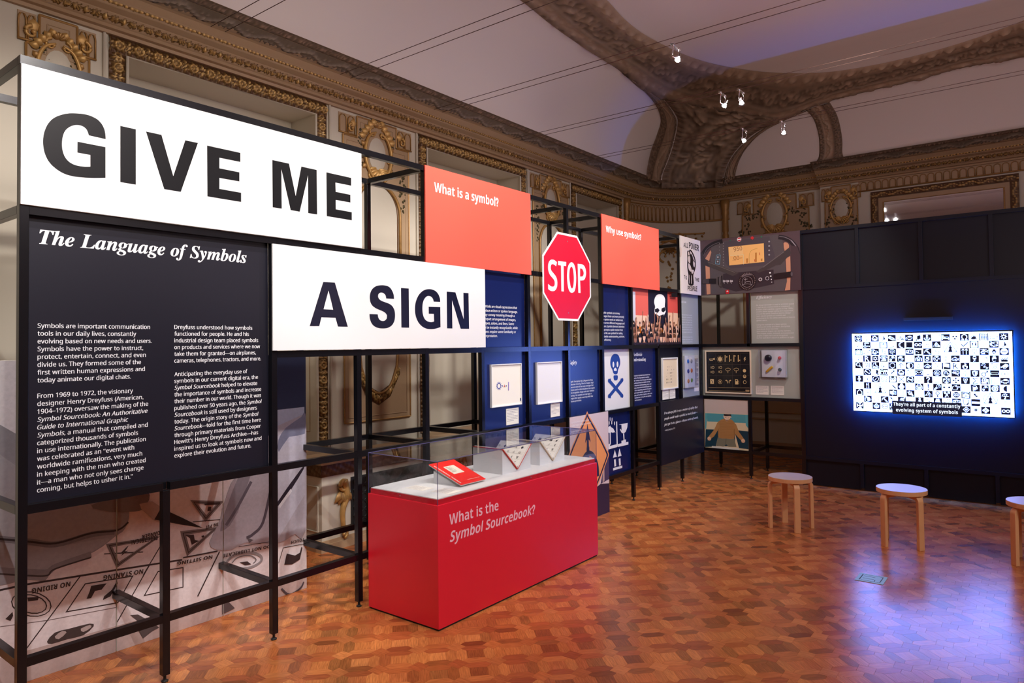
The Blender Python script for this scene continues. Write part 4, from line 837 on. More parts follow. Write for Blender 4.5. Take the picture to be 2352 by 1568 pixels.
for x0, y0, x1, y1, c_ in ((1292, 475, 1322, 555, (196, 130, 60)), (1458, 368, 1488, 540, (196, 130, 60)), (1565, 478, 1592, 525, (196, 130, 60)), (1540, 365, 1550, 412, (200, 70, 50)), (1445, 490, 1455, 535, (200, 70, 50))): A.poly([(x0, y0), (x1, y0-3), (x1, y1-3), (x0, y1)], K(*c_))
A.line([(1350, 560), (1350, 395), (1400, 320), (1500, 285)], .003, K(180, 150, 60), 3)
A.disc(1160, 120, .027, WH); A.disc(1160, 120, .024, K(196, 30, 40)); A.poly([(1128, 112), (1192, 104), (1192, 128), (1128, 136)], WH); A.poly([(1405, 55), (1440, 92), (1405, 130), (1368, 95)], K(204, 50, 56)); A.disc(993, 138, .009, K(50, 110, 84)); A.disc(1575, 70, .010, K(50, 120, 90))
A.line([(742, 408), (810, 408), (795, 580), (720, 575), (735, 415)], .005, K(120, 180, 210)); A.line([(725, 492), (805, 488)], .004, K(120, 180, 210)); A.disc(765, 450, .010, K(190, 190, 200)); A.disc(762, 530, .010, K(190, 190, 200))
for i in range(9): A.disc(868, 190+i*52, .006, K(150, 144, 150)); 
for i in range(4): A.disc(1720, 160+i*82, .010, K(170, 165, 172)); A.disc(795, 200+i*60, .006, K(130, 126, 132))
A.poly([(610, 850), (735, 850), (735, 945), (470, 945), (475, 865)], K(26, 22, 26)); A.poly([(480, 870), (520, 860), (600, 860), (600, 940), (480, 940)], K(70, 62, 66), 1); A.poly([(768, 820), (850, 790), (850, 1000), (830, 1015), (770, 950)], K(30, 26, 30)); A.line([(790, 800), (800, 990)], .005, K(130, 120, 124)); A.line([(820, 795), (825, 1005)], .005, K(130, 120, 124))
for x in (885, 950, 1018): A.disc(x+12, 896, .011, K(210, 206, 212)); A.poly([(x-25, 875), (x-5, 875), (x-5, 920), (x-25, 920)], K(190, 186, 192)); A.disc(x, 932, .004, WH)
A.disc(1315, 900, .108, K(34, 28, 34)); 
for i in range(30): a, b = A.q(1315, 895); q_ = i*2*PI/30; A.polym(circ(a+.092*math.cos(q_), b+.098*math.sin(q_), .004, n=6), K(188, 170, 160))
A.disc(1315, 905, .074, K(30, 22, 28)); A.ring(1315, 912, .064, .003, K(180, 170, 176), 30); A.poly([(1215, 800), (1300, 755), (1400, 770), (1410, 790), (1300, 790), (1225, 830)], K(110, 100, 106), 2)
A.line([(1255, 865), (1320, 858)], .004, K(190, 184, 190)); A.line([(1285, 845), (1270, 940), (1300, 905), (1370, 900), (1375, 940)], .004, K(190, 184, 190)); A.line([(1215, 972), (1315, 945), (1412, 968)], .003, K(190, 184, 190), 4)
A.disc(1740, 742, .010, WH); A.disc(1753, 805, .009, WH); A.disc(1765, 865, .007, WH); A.disc(1772, 916, .006, WH); A.ring(1688, 845, .020, .005, K(210, 206, 212)); A.disc(1560, 865, .022, K(200, 196, 202)); A.disc(1560, 865, .012, K(50, 44, 50))
A.poly([(1810, 760), (2130, 715), (2155, 750), (2150, 815), (1815, 860)], K(30, 24, 28)); A.disc(2143, 765, .012, K(92, 84, 92), .026); A.poly([(915, 1062), (980, 1058), (980, 1132), (918, 1138)], K(208, 34, 44)); A.poly([(948, 1066), (968, 1095), (928, 1098)], WH)
A.build('photo_print', t)
# wing boards
t = panel('text_board', 'pale grey board of white text headed Efficiency', 'text panel', FSR, MO-.0+.01, 2*MO-.036+.0, 1.628, 2.24, M_GREY)
mb = MB(); a0 = .685
for s_, b_, wd_ in [('Efficiency', 0, 0)]: text(mb, FSR, (s_, 'S'), a0, 2.165, .036, .0008, .185)
for i, s_ in enumerate(['No visual reminder is used in a limited space', '—such as on a control knob or a keyboard', 'button—than a written caption. In the 1960s,', 'as John Deere started selling farm equipment', 'around the world, Dreyfuss and his design', 'team placed symbols on controls and', 'instruments for the safety and ease of Deere’s', 'global users.', '', 'Using the example of a Deere vehicle', 'dashboard’s knobs and levers, the Symbol', 'Sourcebook shows how these', 'international shapes can aid the farmers.', 'The shapes, scales, isolated, and positioned', 'graphic shapes here can be recognized', 'by the operator’s touch in addition to sight.']):
    if s_: text(mb, FSR, (s_, 'R'), a0, 2.080-.0262*i, .0155, .0008, len(s_)*.0097)
mb.build('body_text', M_INKW, t)
t = panel('backing_board', 'wide pale grey board with framed symbol chart and knobs', 'board', FSR, .0, 2*MO-.036, .982, 1.59, M_GREY)
PS = SP(XW+.034)
def ps(x, y): return PS.px(1510+x/7.02, 790+y/7.02)
(a0, b1), (a1, b0) = ps(772, 103), ps(1528, 808)
t, h_ = artframe('black framed chart of cream dashboard symbols', PS, a0, a1, b0, b1, face=mat('black_chart', srgb(24, 20, 22), .25), fr_=mat('cream_frame', srgb(232, 214, 190), .5), bw=.016)
A = Art(PS, 1510, 790, 7.02, h=h_+.0005); cr_ = K(226, 196, 142); ln = K(96, 84, 70)
for x in (825, 945, 1075, 1210, 1345): A.line([(x, 155), (x+6, 690)], .0016, ln)
for y in (155, 330, 510): A.line([(825, y), (1480, y-6)], .0016, ln)
A.line([(830, 700), (1490, 706)], .003, cr_); A.line([(830, 745), (1420, 762)], .002, cr_); A.poly([(1425, 735), (1488, 738), (1488, 768), (1425, 765)], K(180, 150, 110))
A.line([(838, 240), (920, 238)], .006, cr_); A.line([(850, 262), (900, 262)], .006, cr_); A.poly([(900, 232), (930, 220), (930, 258), (900, 248)], cr_); A.line([(848, 242), (850, 262)], .005, cr_)
A.disc(1015, 240, .026, cr_)
for i in range(10): a, b = A.q(1015, 240); q_ = i*PI/5; A.linem([(a+.03*math.cos(q_), b+.03*math.sin(q_)), (a+.042*math.cos(q_), b+.042*math.sin(q_))], .005, cr_)
for x in (1098, 1168, 1240, 1310): A.line([(x, 175), (x, 285)], .010, cr_)
for x, y in ((1125, 205), (1192, 255), (1258, 190), (1332, 262)): A.line([(x-10, y-10), (x+10, y+10)], .004, cr_); A.line([(x-10, y+10), (x+10, y-10)], .004, cr_)
A.poly([(1418, 205), (1395, 245), (1412, 245), (1405, 285), (1436, 235), (1418, 238), (1430, 208)], cr_)
for x, y in ((905, 375), (1030, 375), (905, 450), (1030, 445)): A.ring(x, y, .014, .005, cr_, 16); A.line([(x-42, y-12), (x-18, y-12)], .003, cr_); A.line([(x-42, y), (x-18, y)], .003, cr_); A.line([(x-42, y+12), (x-18, y+12)], .003, cr_)
for x in (1145, 1278): A.line([(x-40, 400), (x, 385), (x+42, 400), (x+20, 430), (x, 425), (x-20, 432), (x-40, 400)], .004, cr_, 2); A.line([(x, 425), (x, 465)], .006, cr_)
A.disc(1412, 428, .020, cr_); A.ring(1414, 520, .017, .006, cr_); A.poly([(1395, 520), (1434, 520), (1425, 540), (1403, 540)], cr_); A.ring(1416, 612, .018, .005, cr_)
A.poly([(862, 562), (920, 565), (920, 640), (862, 638)], cr_); A.line([(880, 575), (905, 628)], .008, K(24, 20, 22)); A.ring(1020, 605, .025, .004, cr_); A.line([(1010, 620), (1010, 590), (1030, 620), (1030, 590)], .006, cr_)
for x, s_ in ((1138, -1), (1165, 1)): A.line([(x, 630), (x, 595), (x+18*s_, 585)], .008, cr_, 3); A.poly([(x+15*s_, 570), (x+36*s_, 585), (x+15*s_, 600)], cr_)
A.poly([(1262, 565), (1308, 568), (1308, 650), (1262, 648)], cr_); A.poly([(1270, 575), (1298, 577), (1298, 598), (1270, 597)], K(24, 20, 22)); A.line([(1312, 590), (1322, 600), (1322, 640), (1310, 640)], .005, cr_)
A.build('chart_print', t)
(a0, b1), (a1, b0) = ps(1690, 100), ps(2095, 535)
t = thing('knob_display', 'clear acrylic box holding four control knobs on a white board', 'display case', tuple(PS.w((a0+a1)/2, b0, .03)))
mb = MB(); mb.prism(PS, rect(a0, a1, b0, b1), 0, .03); mb.build('back_board', M_WHITE, t)
mb = MB(); e = .012; mb.prism(PS, rect(a0-e, a1+e, b0-e, b1+e), .107, .11); mb.prism(PS, rect(a0-e, a0-e+.003, b0-e, b1+e), 0, .107); mb.prism(PS, rect(a1+e-.003, a1+e, b0-e, b1+e), 0, .107); mb.prism(PS, rect(a0-e, a1+e, b0-e, b0-e+.003), 0, .107); mb.prism(PS, rect(a0-e, a1+e, b1+e-.003, b1+e), 0, .107); mb.build('clear_cover', M_GLASS, t)
def knob(label, x, y, r, col, kind='round'):
    a, b = ps(x, y); c = PS.w(a, b, .03); mb = MB(); m_ = mat('knob_plastic', K(*col), .3, spec=.6)
    if kind == 'round': mb.lathe(c, [(r*.7, 0), (r*.7, .012), (r, .015), (r, .035), (r*.85, .045), (r*.3, .05)], 24, axis=(-1, 0, 0))
    elif kind == 'ball': mb.lathe(c, [(r*.3, 0)]+[(r*math.sin(q), .008+r*(1-math.cos(q))) for q in [.35, .7, 1.1, 1.5, 1.9, 2.3, 2.7, 3.0]], 20, axis=(-1, 0, 0))
    else:
        a1_, b1_ = ps(1775, 445); a2_, b2_ = ps(1872, 362); p0, p1 = PS.w(a1_, b1_, .045), PS.w(a2_, b2_, .045); d = p1-p0
        mb.tube([p0-d*.03, p0, p0+d*.12, p0+d*.5, p0+d*.88, p1, p1+d*.03], [.004, .011, .013, .014, .015, .013, .005], 12)
    o = mb.build('control_knob', m_, None, smooth=True, origin=tuple(c)); props(o, label, 'knob', 'control knobs in the clear box')
knob('large black round control knob in clear box', 1810, 222, .040, (24, 22, 26)); knob('small red ball control knob in clear box', 1996, 222, .021, (214, 20, 28), 'ball')
knob('yellow diagonal lever handle in clear box', 1820, 405, .02, (236, 170, 20), 'lever'); knob('small black ball control knob in clear box', 2000, 410, .022, (22, 20, 24), 'ball')
(a0, b1), (a1, b0) = ps(1586, 670), ps(1795, 818); lab('wall_label', 'white label left of pair under the knob box', PS, a0, a1, b0, b1, 8, seed=21)
(a0, b1), (a1, b0) = ps(1828, 672), ps(2042, 826); lab('wall_label', 'white label right of pair under the knob box', PS, a0, a1, b0, b1, 7, seed=22)
# photograph of seated man
t = panel('photo_board', 'photograph of a man in tan sweater seated with fists out', 'photograph', SP(XW+.01), .02, MO-.005, .325, .94, M_PAPER)
A = Art(SP(XW+.01), 1380, 780, 3.92); A.poly([(932, 540), (1325, 550), (1332, 1003), (940, 972)], K(206, 190, 186)); A.poly([(938, 655), (1325, 672), (1330, 1003), (942, 975)], K(222, 206, 172)); A.poly([(955, 660), (1300, 675), (1305, 750), (958, 735)], K(84, 158, 172)); A.poly([(1300, 675), (1328, 676), (1330, 800), (1306, 770)], K(90, 168, 180))
A.poly([(940, 660), (960, 660), (950, 800), (940, 800)], K(90, 168, 180)); A.poly([(945, 805), (1060, 810), (1040, 960), (940, 965)], K(24, 60, 78)); A.poly([(1200, 810), (1330, 825), (1332, 985), (1245, 975)], K(24, 58, 76)); A.poly([(1050, 800), (1210, 800), (1210, 960), (1045, 955)], K(30, 66, 80))
A.poly([(1055, 875), (1100, 870), (1200, 880), (1222, 965), (1150, 962), (1130, 940), (1105, 962), (1035, 950)], K(122, 122, 106)); A.poly([(1100, 712), (1130, 708), (1165, 712), (1205, 745), (1215, 800), (1200, 890), (1130, 888), (1062, 880), (1055, 800), (1045, 770), (1060, 735)], K(178, 132, 82), 2)
A.poly([(1050, 745), (1075, 780), (1020, 870), (985, 895), (970, 872), (1020, 810)], K(182, 136, 86), 1); A.poly([(1195, 745), (1218, 760), (1245, 830), (1292, 895), (1270, 912), (1220, 860), (1200, 820)], K(178, 132, 82), 1)
A.disc(977, 890, .024, K(232, 192, 160)); A.disc(1282, 910, .024, K(232, 192, 160)); A.poly([(1108, 690), (1112, 668), (1160, 670), (1172, 690), (1160, 715), (1138, 734), (1120, 722)], K(236, 206, 182), 2); A.poly([(1106, 668), (1174, 672), (1176, 690), (1160, 685), (1130, 688), (1112, 686)], K(40, 34, 38), 1); A.poly([(1000, 955), (1245, 975), (1250, 996), (1000, 980)], K(216, 216, 210))
A.line([(1120, 698), (1132, 700)], .004, K(50, 40, 40)); A.line([(1144, 702), (1156, 703)], .004, K(50, 40, 40)); A.line([(1138, 702), (1136, 714), (1141, 715)], .0025, K(190, 150, 126)); A.line([(1130, 722), (1146, 723)], .003, K(170, 100, 90)); A.disc(1106, 694, .006, K(226, 190, 164)); A.disc(1174, 697, .006, K(226, 190, 164))
for hx, hy in ((977, 890), (1282, 910)):
    for i in range(4): A.line([(hx-12+i*7, hy+2), (hx-13+i*7, hy+16)], .0022, K(186, 140, 112))
A.line([(1130, 888), (1128, 945)], .004, K(92, 92, 80)); A.line([(1060, 800), (1058, 872)], .005, K(138, 98, 58)); A.line([(1202, 800), (1204, 880)], .005, K(138, 98, 58)); A.line([(1115, 716), (1138, 728), (1158, 718)], .006, K(150, 108, 64))
for y in range(735, 880, 14): A.line([(1070, y), (1200, y+4)], .0016, K(150, 108, 66))
A.build('photo_print', t)
# ---- leaning road-sign board behind the case
P = FP(-.03)
t = panel('photo_board', 'tall board showing an orange diamond merging-road sign, behind the case', 'photograph', P, 5.272, 5.965, .0, .985, M_PANELBLK, th=.02)
A = Art(P, 0, 0, 1); A.polym(rect(5.273, 5.964, .001, .984), K(206, 190, 196)); A.polym([(5.273, .001), (5.964, .001), (5.964, .28), (5.80, .30), (5.6, .25), (5.273, .30)], K(44, 32, 56)); A.polym([(5.80, .3), (5.964, .32), (5.964, .62), (5.88, .5)], K(70, 60, 92)); A.polym([(5.84, .3), (5.875, .32), (5.875, .5), (5.84, .5)], K(176, 150, 150))
dd = lambda cx_, cz_, r: crv([(cx_-.03, cz_+r), (cx_+.03, cz_+r), (cx_+r*.86, cz_+.05), (cx_+r*.86, cz_-.05), (cx_+.03, cz_-r), (cx_-.03, cz_-r), (cx_-r*.86, cz_-.05), (cx_-r*.86, cz_+.05)], 3, True)
A.polym(dd(5.575, .56, .415), K(226, 150, 92)); A.polym(dd(5.575, .56, .395), K(30, 34, 70)); A.polym(dd(5.575, .56, .365), K(226, 150, 92))
ik = K(36, 38, 74); A.polym([(5.53, .72), (5.575, .90), (5.63, .72), (5.595, .75), (5.60, .64), (5.56, .64), (5.56, .75)], ik); A.linem([(5.57, .40), (5.58, .68)], .05, ik); A.linem(crv([(5.45, .40), (5.46, .52), (5.52, .60), (5.60, .62), (5.68, .58), (5.74, .48), (5.75, .38)], 5), .05, ik)
A.build('photo_print', t); mb = MB(); text(mb, P, ('symbols that communicate', 'R'), 5.30, .925, .016, .004, .30); text(mb, P, ('safety signs influence a viewer', 'R'), 5.30, .895, .016, .004, .34); mb.build('lettering', M_INKW, t)

# ================================================================== BACKDROP MURAL (three tall boards behind the frame)
YM = .575; P = FP(YM)
ms = [1.06, 1.676, 2.293, 2.902]; roots = []
for i in range(3):
    t = panel('mural_board', ['left board of the black and white photo mural of hands', 'middle board of the photo mural with pen tip and drawn signs', 'right board of the photo mural with sleeve and cuff'][i], 'mural', P, ms[i]+.003, ms[i+1]-.003, .0, 1.60, M_PAPER, th=.012, group='photo mural boards'); roots.append(t)
M_MUR = mat('mural_print', (1, 1, 1, 1), .5, vcol='col', var=.16, vscale=60)
def clip(poly, a, side):
    out = []; n = len(poly)
    for i in range(n):
        p, q_ = poly[i], poly[(i+1) % n]; ip = (p[0]-a)*side >= 0; iq = (q_[0]-a)*side >= 0
        if ip: out.append(p)
        if ip != iq: tt = (a-p[0])/(q_[0]-p[0]); out.append((a, p[1]+tt*(q_[1]-p[1])))
    return out
class Mural:
    def __init__(s): s.mbs = [MB() for _ in range(3)]; s.h = .0008
    def q(s, x, y, o=(0, 1100, 3.35)): return P.px(o[0]+x/o[2], o[1]+y/o[2])
    def polym(s, pts, col):
        s.h += .00007
        for i in range(3):
            c = clip(clip(pts, ms[i]+.003, 1), ms[i+1]-.003, -1)
            if len(c) >= 3: s.mbs[i].flat(P, [(a, min(max(b, .001), 1.599)) for a, b in c], s.h, col)
    def poly(s, pts, col, sm=0, o=(0, 1100, 3.35)): p = [s.q(x, y, o) for x, y in pts]; s.polym(crv(p, sm, True) if sm else p, col)
    def line(s, pts, wd, col, sm=0, o=(0, 1100, 3.35)):
        p = [s.q(x, y, o) for x, y in pts]; L, R = ribbon(crv(p, sm) if sm else p, wd); h0 = s.h
        for i in range(len(L)-1): s.h = h0; s.polym([R[i], R[i+1], L[i+1], L[i]], col)
MU = Mural(); o1 = (0, 1100, 3.35); o2 = (420, 1150, 4.479); o3 = (600, 750, 2.85); bk = K(58, 46, 48)
MU.polym(rect(1.06, 2.902, 0, 1.6), K(232, 224, 228)); MU.polym([(1.06, .0), (2.902, .0), (2.902, .10), (1.06, .16)], K(196, 178, 176))
MU.polym(rect(2.2, 2.902, 1.05, 1.6), K(28, 34, 62)); MU.poly([(100, 545), (282, 525), (282, 600), (100, 900)], K(176, 184, 206), 0, o3)
# lettered sheet: rules and upside-down captions
MU.line([(-30, 860), (200, 810), (885, 700), (1400, 620)], .010, bk, 0, o1); MU.line([(0, 1135), (370, 1085), (900, 985)], .004, K(120, 104, 104), 0, o1)
for a_, b_ in (((625, 735), (205, 1300)), ((1230, 520), (1100, 740)), ((1150, 660), (900, 1100)), ((800, 575), (1100, 560))): MU.line([a_, b_], .006, bk, 0, o1)
for p_ in ([(655, 805), (1020, 745), (905, 950), (510, 1020)], [(1215, 710), (1407, 680), (1407, 830), (1110, 895)]): MU.line(p_+[p_[0]], .006, bk, 0, o1)
for c_, rx, ry in (((240, 960), 150, 95), ((240, 960), 115, 72)): MU.line([(c_[0]+rx*math.cos(q_)-25*math.sin(q_), c_[1]-ry*math.sin(q_)) for q_ in [i*PI/8-.6 for i in range(17)]], .005, bk, 0, o1)
MU.poly([(700, 820), (790, 805), (820, 800), (780, 850), (730, 860), (700, 915), (665, 920), (690, 860)], bk, 0, o1); MU.poly([(860, 850), (900, 780), (905, 800), (850, 900), (790, 930), (800, 900)], bk, 0, o1); MU.poly([(360, 1250), (420, 1180), (530, 1150), (690, 1110), (720, 1130), (640, 1200), (520, 1230), (400, 1265)], K(70, 60, 60), 2, o1); MU.poly([(420, 1210), (480, 1165), (510, 1180), (450, 1230)], K(190, 176, 174), 2, o1); MU.poly([(620, 1150), (690, 1120), (700, 1140), (640, 1175)], K(190, 176, 174), 2, o1); MU.poly([(210, 910), (300, 905), (290, 930), (215, 940)], bk, 1, o1); MU.poly([(40, 1075), (95, 1020), (100, 1050), (80, 1090)], bk, 0, o1)
MU.poly([(1000, 1045), (1060, 1040), (1140, 1085), (1225, 1140), (1170, 1170), (1100, 1225), (1060, 1160), (1080, 1110)], K(84, 74, 76), 0, o1)
for tri in ([(840, 510), (1205, 450), (905, 660)],): MU.line(tri+[tri[0]], .022, K(120, 112, 112), 0, o1); MU.line(tri+[tri[0]], .005, bk, 0, o1)
MU.poly([(920, 575), (975, 520), (990, 510), (960, 555), (985, 550), (930, 590), (950, 560)], bk, 0, o1)
for tri in ([(0, 330), (330, 285), (55, 530)], [(110, 10), (380, 20), (235, 180)]): MU.line(tri+[tri[0]], .026, K(124, 114, 114), 0, o2); MU.line(tri+[tri[0]], .005, bk, 0, o2)
MU.poly([(20, 350), (110, 345), (120, 400), (165, 410), (90, 450), (70, 380)], bk, 0, o2); MU.poly([(188, 360), (215, 352), (218, 370), (195, 378)], bk, 0, o2); MU.poly([(215, 25), (380, 10), (380, 35), (225, 45)], bk, 0, o2); MU.poly([(260, 60), (290, 60), (285, 100), (250, 105)], bk, 1, o2)
MU.line([(0, 583), (355, 515)], .008, bk, 0, o2); MU.line([(100, 215), (385, 190)], .005, bk, 0, o2); MU.line([(375, 520), (150, 980)], .008, bk, 0, o2)
# the drawing hand, lower left; pen; second hand and sleeve on the right
g1, g2, g3 = K(164, 160, 166), K(150, 146, 152), K(150, 138, 140)
MU.poly([(-250, -400), (120, -350), (700, 60), (880, 190), (990, 250), (960, 380), (885, 440), (720, 560), (420, 680), (350, 775), (200, 770), (-200, 740)], g2, 3, o1)
MU.poly([(-250, -300), (200, -50), (700, 200), (900, 260), (880, 390), (700, 420), (440, 485), (200, 470), (-200, 430)], g1, 3, o1); MU.poly([(-200, 480), (200, 510), (430, 520), (700, 470), (840, 460), (700, 560), (420, 690), (300, 730), (-200, 700)], K(160, 156, 162), 3, o1)
MU.line([(-200, 440), (220, 480), (430, 500), (700, 425), (880, 405)], .030, K(120, 116, 122), 5, o1); MU.line([(-200, 440), (220, 480), (430, 492), (700, 415), (900, 392), (985, 330)], .010, K(44, 38, 42), 5, o1); MU.line([(-200, 690), (200, 712), (360, 715), (430, 670), (700, 575)], .030, K(134, 130, 136), 5, o1); MU.line([(-200, 715), (200, 740), (360, 740), (420, 690), (700, 600)], .008, K(64, 56, 58), 5, o1)
MU.poly([(700, 200), (1050, 90), (1150, 120), (1100, 230), (990, 250), (850, 250)], K(124, 114, 114), 3, o1); MU.poly([(1070, 190), (1170, 170), (1310, 260), (1310, 350), (1190, 320), (1085, 230)], K(190, 176, 174), 0, o1); MU.poly([(1185, 310), (1225, 240), (1310, 255), (1407, 300), (1560, 375), (1400, 350)], K(34, 26, 28), 0, o1)
MU.poly([(640, -60), (1290, -80), (1400, 0), (900, 60)], K(120, 110, 112), 2, o1)
MU.poly([(420, 20), (640, -420), (1255, -900), (1260, 300), (1150, 340), (1040, 410), (900, 440), (640, 430), (500, 500), (340, 500), (270, 430), (370, 220), (400, 100)], K(176, 170, 182), 2, o2)
MU.poly([(640, -420), (760, -500), (560, 120), (420, 300), (390, 220)], K(136, 130, 142), 2, o2); MU.line([(900, -120), (820, 220), (720, 340), (650, 380)], .02, K(84, 78, 90), 5, o2); MU.line([(700, -200), (560, 60), (440, 250)], .02, K(96, 90, 102), 5, o2)
MU.poly([(100, 720), (282, 590), (282, 1100), (100, 1400)], K(190, 188, 204), 0, o3); MU.poly([(262, 925), (276, 930), (190, 1070), (112, 1170), (108, 1140)], K(40, 34, 48), 2, o3); MU.poly([(112, 1168), (190, 1060), (200, 1075), (118, 1190)], K(226, 226, 236), 0, o3)
MU.poly([(260, 590), (282, 560), (282, 700), (180, 720), (112, 820), (110, 740), (160, 660)], K(120, 122, 146), 2, o3)
MU.line([(440, 640), (520, 560), (680, 530), (790, 560), (800, 620), (700, 680), (560, 700)], .016, K(150, 144, 148), 4, o2); MU.line([(500, 640), (560, 580), (680, 560), (750, 600), (720, 640)], .006, K(110, 104, 108), 4, o2); MU.poly([(580, 630), (660, 620), (700, 650), (640, 660)], bk, 0, o2)
MU.poly([(1065, 540), (1150, 560), (1200, 530), (1215, 470), (1225, 480), (1200, 600), (1120, 650), (1040, 655)], bk, 0, o2); MU.line([(1030, 480), (1240, 440)], .004, bk, 0, o2); MU.line([(1030, 480), (980, 640)], .004, bk, 0, o2); MU.line([(570, 470), (880, 420)], .004, bk, 0, o2); MU.poly([(650, 375), (720, 400), (680, 430)], K(100, 92, 98), 0, o2)
MU.poly([(400, 1165), (400, 960), (470, 1040), (530, 1100)], K(90, 80, 84), 1, o2); MU.line([(1010, 900), (1090, 960), (1200, 900), (1240, 830)], .012, K(80, 72, 80), 4, o2)
for s_, (x0, y0, x1, y1), oo in (('NO RIDING', (540, 785, 245, 840), o1), ('NO STANING', (1100, 690, 795, 740), o1), ('ELECTRICAL', (1210, 432, 1000, 470), o1), ('DANGER', (1225, 395, 1090, 430), o1), ('NO SITTING', (300, 555, -60, 625), o2), ('DO NOT LUBRICATE', (890, 450, 410, 545), o2), ('IN PIT', (360, 220, 230, 255), o2), ('TOUCH', (1245, 378, 1110, 412), o2)):
    p0 = np.array(MU.q(x0, y0, oo)); p1 = np.array(MU.q(x1, y1, oo)); d = p1-p0; ang = math.atan2(d[1], d[0]); MU.h += .00005
    i = max(k for k in range(3) if ms[k] <= (p0[0]+p1[0])/2+.001)
    text(MU.mbs[i], P, (s_, 'B'), p0[0], p0[1], .024 if oo is o1 else .020, MU.h, np.hypot(*d), bk, rot=ang)
for i in range(3): MU.mbs[i].build('mural_print', M_MUR, roots[i])

# ================================================================== DISPLAY CASE
CX0, CX1, CY0_, CY1_, CH = 2.908, 4.684, -.667, -.057, .722
t = thing('display_case', 'long crimson display case with clear acrylic lid', 'display case', (CX0, CY0_, 0))
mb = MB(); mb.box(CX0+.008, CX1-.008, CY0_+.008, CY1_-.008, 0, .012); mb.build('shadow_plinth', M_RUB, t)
mb = MB(); mb.box(CX0, CX1, CY0_, CY1_, .012, CH); mb.build('body', M_CASE, t, bev=.002)
mb = MB(); mb.box(CX0+.012, CX1-.012, CY0_+.012, CY1_-.012, CH, .752); mb.build('deck_rim', M_CASE, t)
mb = MB(); mb.box(CX0+.014, CX1-.014, CY0_+.014, CY1_-.014, .752, .757); mb.build('deck', M_WHITE, t)
T_ = .005; z0_, z1_ = CH+.001, .975
mb = MB(); e = .003
for b_ in ((CX0+e, CX1-e, CY0_+e, CY0_+e+T_, z0_, z1_-T_), (CX0+e, CX1-e, CY1_-e-T_, CY1_-e, z0_, z1_-T_), (CX0+e, CX0+e+T_, CY0_+e+T_, CY1_-e-T_, z0_, z1_-T_), (CX1-e-T_, CX1-e, CY0_+e+T_, CY1_-e-T_, z0_, z1_-T_), (CX0+e, CX1-e, CY0_+e, CY1_-e, z1_-T_, z1_)): mb.box(*b_)
mb.build('acrylic_cover', M_GLASS, t)
mb = MB(); k = .0025
for x in (CX0+e, CX1-e):
    for y in (CY0_+e, CY1_-e): mb.tube([(x, y, z0_), (x, y, z1_)], k, 4)
for y in (CY0_+e, CY1_-e): mb.tube([(CX0+e, y, z1_), (CX1-e, y, z1_)], k, 4)
for x in (CX0+e, CX1-e): mb.tube([(x, CY0_+e, z1_), (x, CY1_-e, z1_)], k, 4)
mb.build('polished_edges', M_GLASSEDGE, t)
for x, y, ax in ((3.83, CY0_+.012, (0, -1, 0)), (CX0+.012, -.34, (-1, 0, 0))): MB().lathe((x, y, .739), [(.005, 0), (.005, .003), (.003, .004)], 10, axis=ax).build('security_screw', M_ALU, t)
P = FP(CY0_); q4 = lambda x, y: P.px(820+x/2.8, 920+y/2.8)
M_INKP = mat('pale_pink_ink', srgb(240, 190, 205), .45)
mb = MB()
for s_, sy, x0, y0, x1, yt in (('What is the', 'B', 593, 800, 910, 733), ('Symbol Sourcebook?', 'BI', 597, 910, 1147, 843)):
    a, b = q4(x0, y0); a1 = q4(x1, y0-70)[0]; bt = q4(x0, yt)[1]; words(P, t, s_, sy, a, b, bt-b, .0008, a1-a, M_INKP)
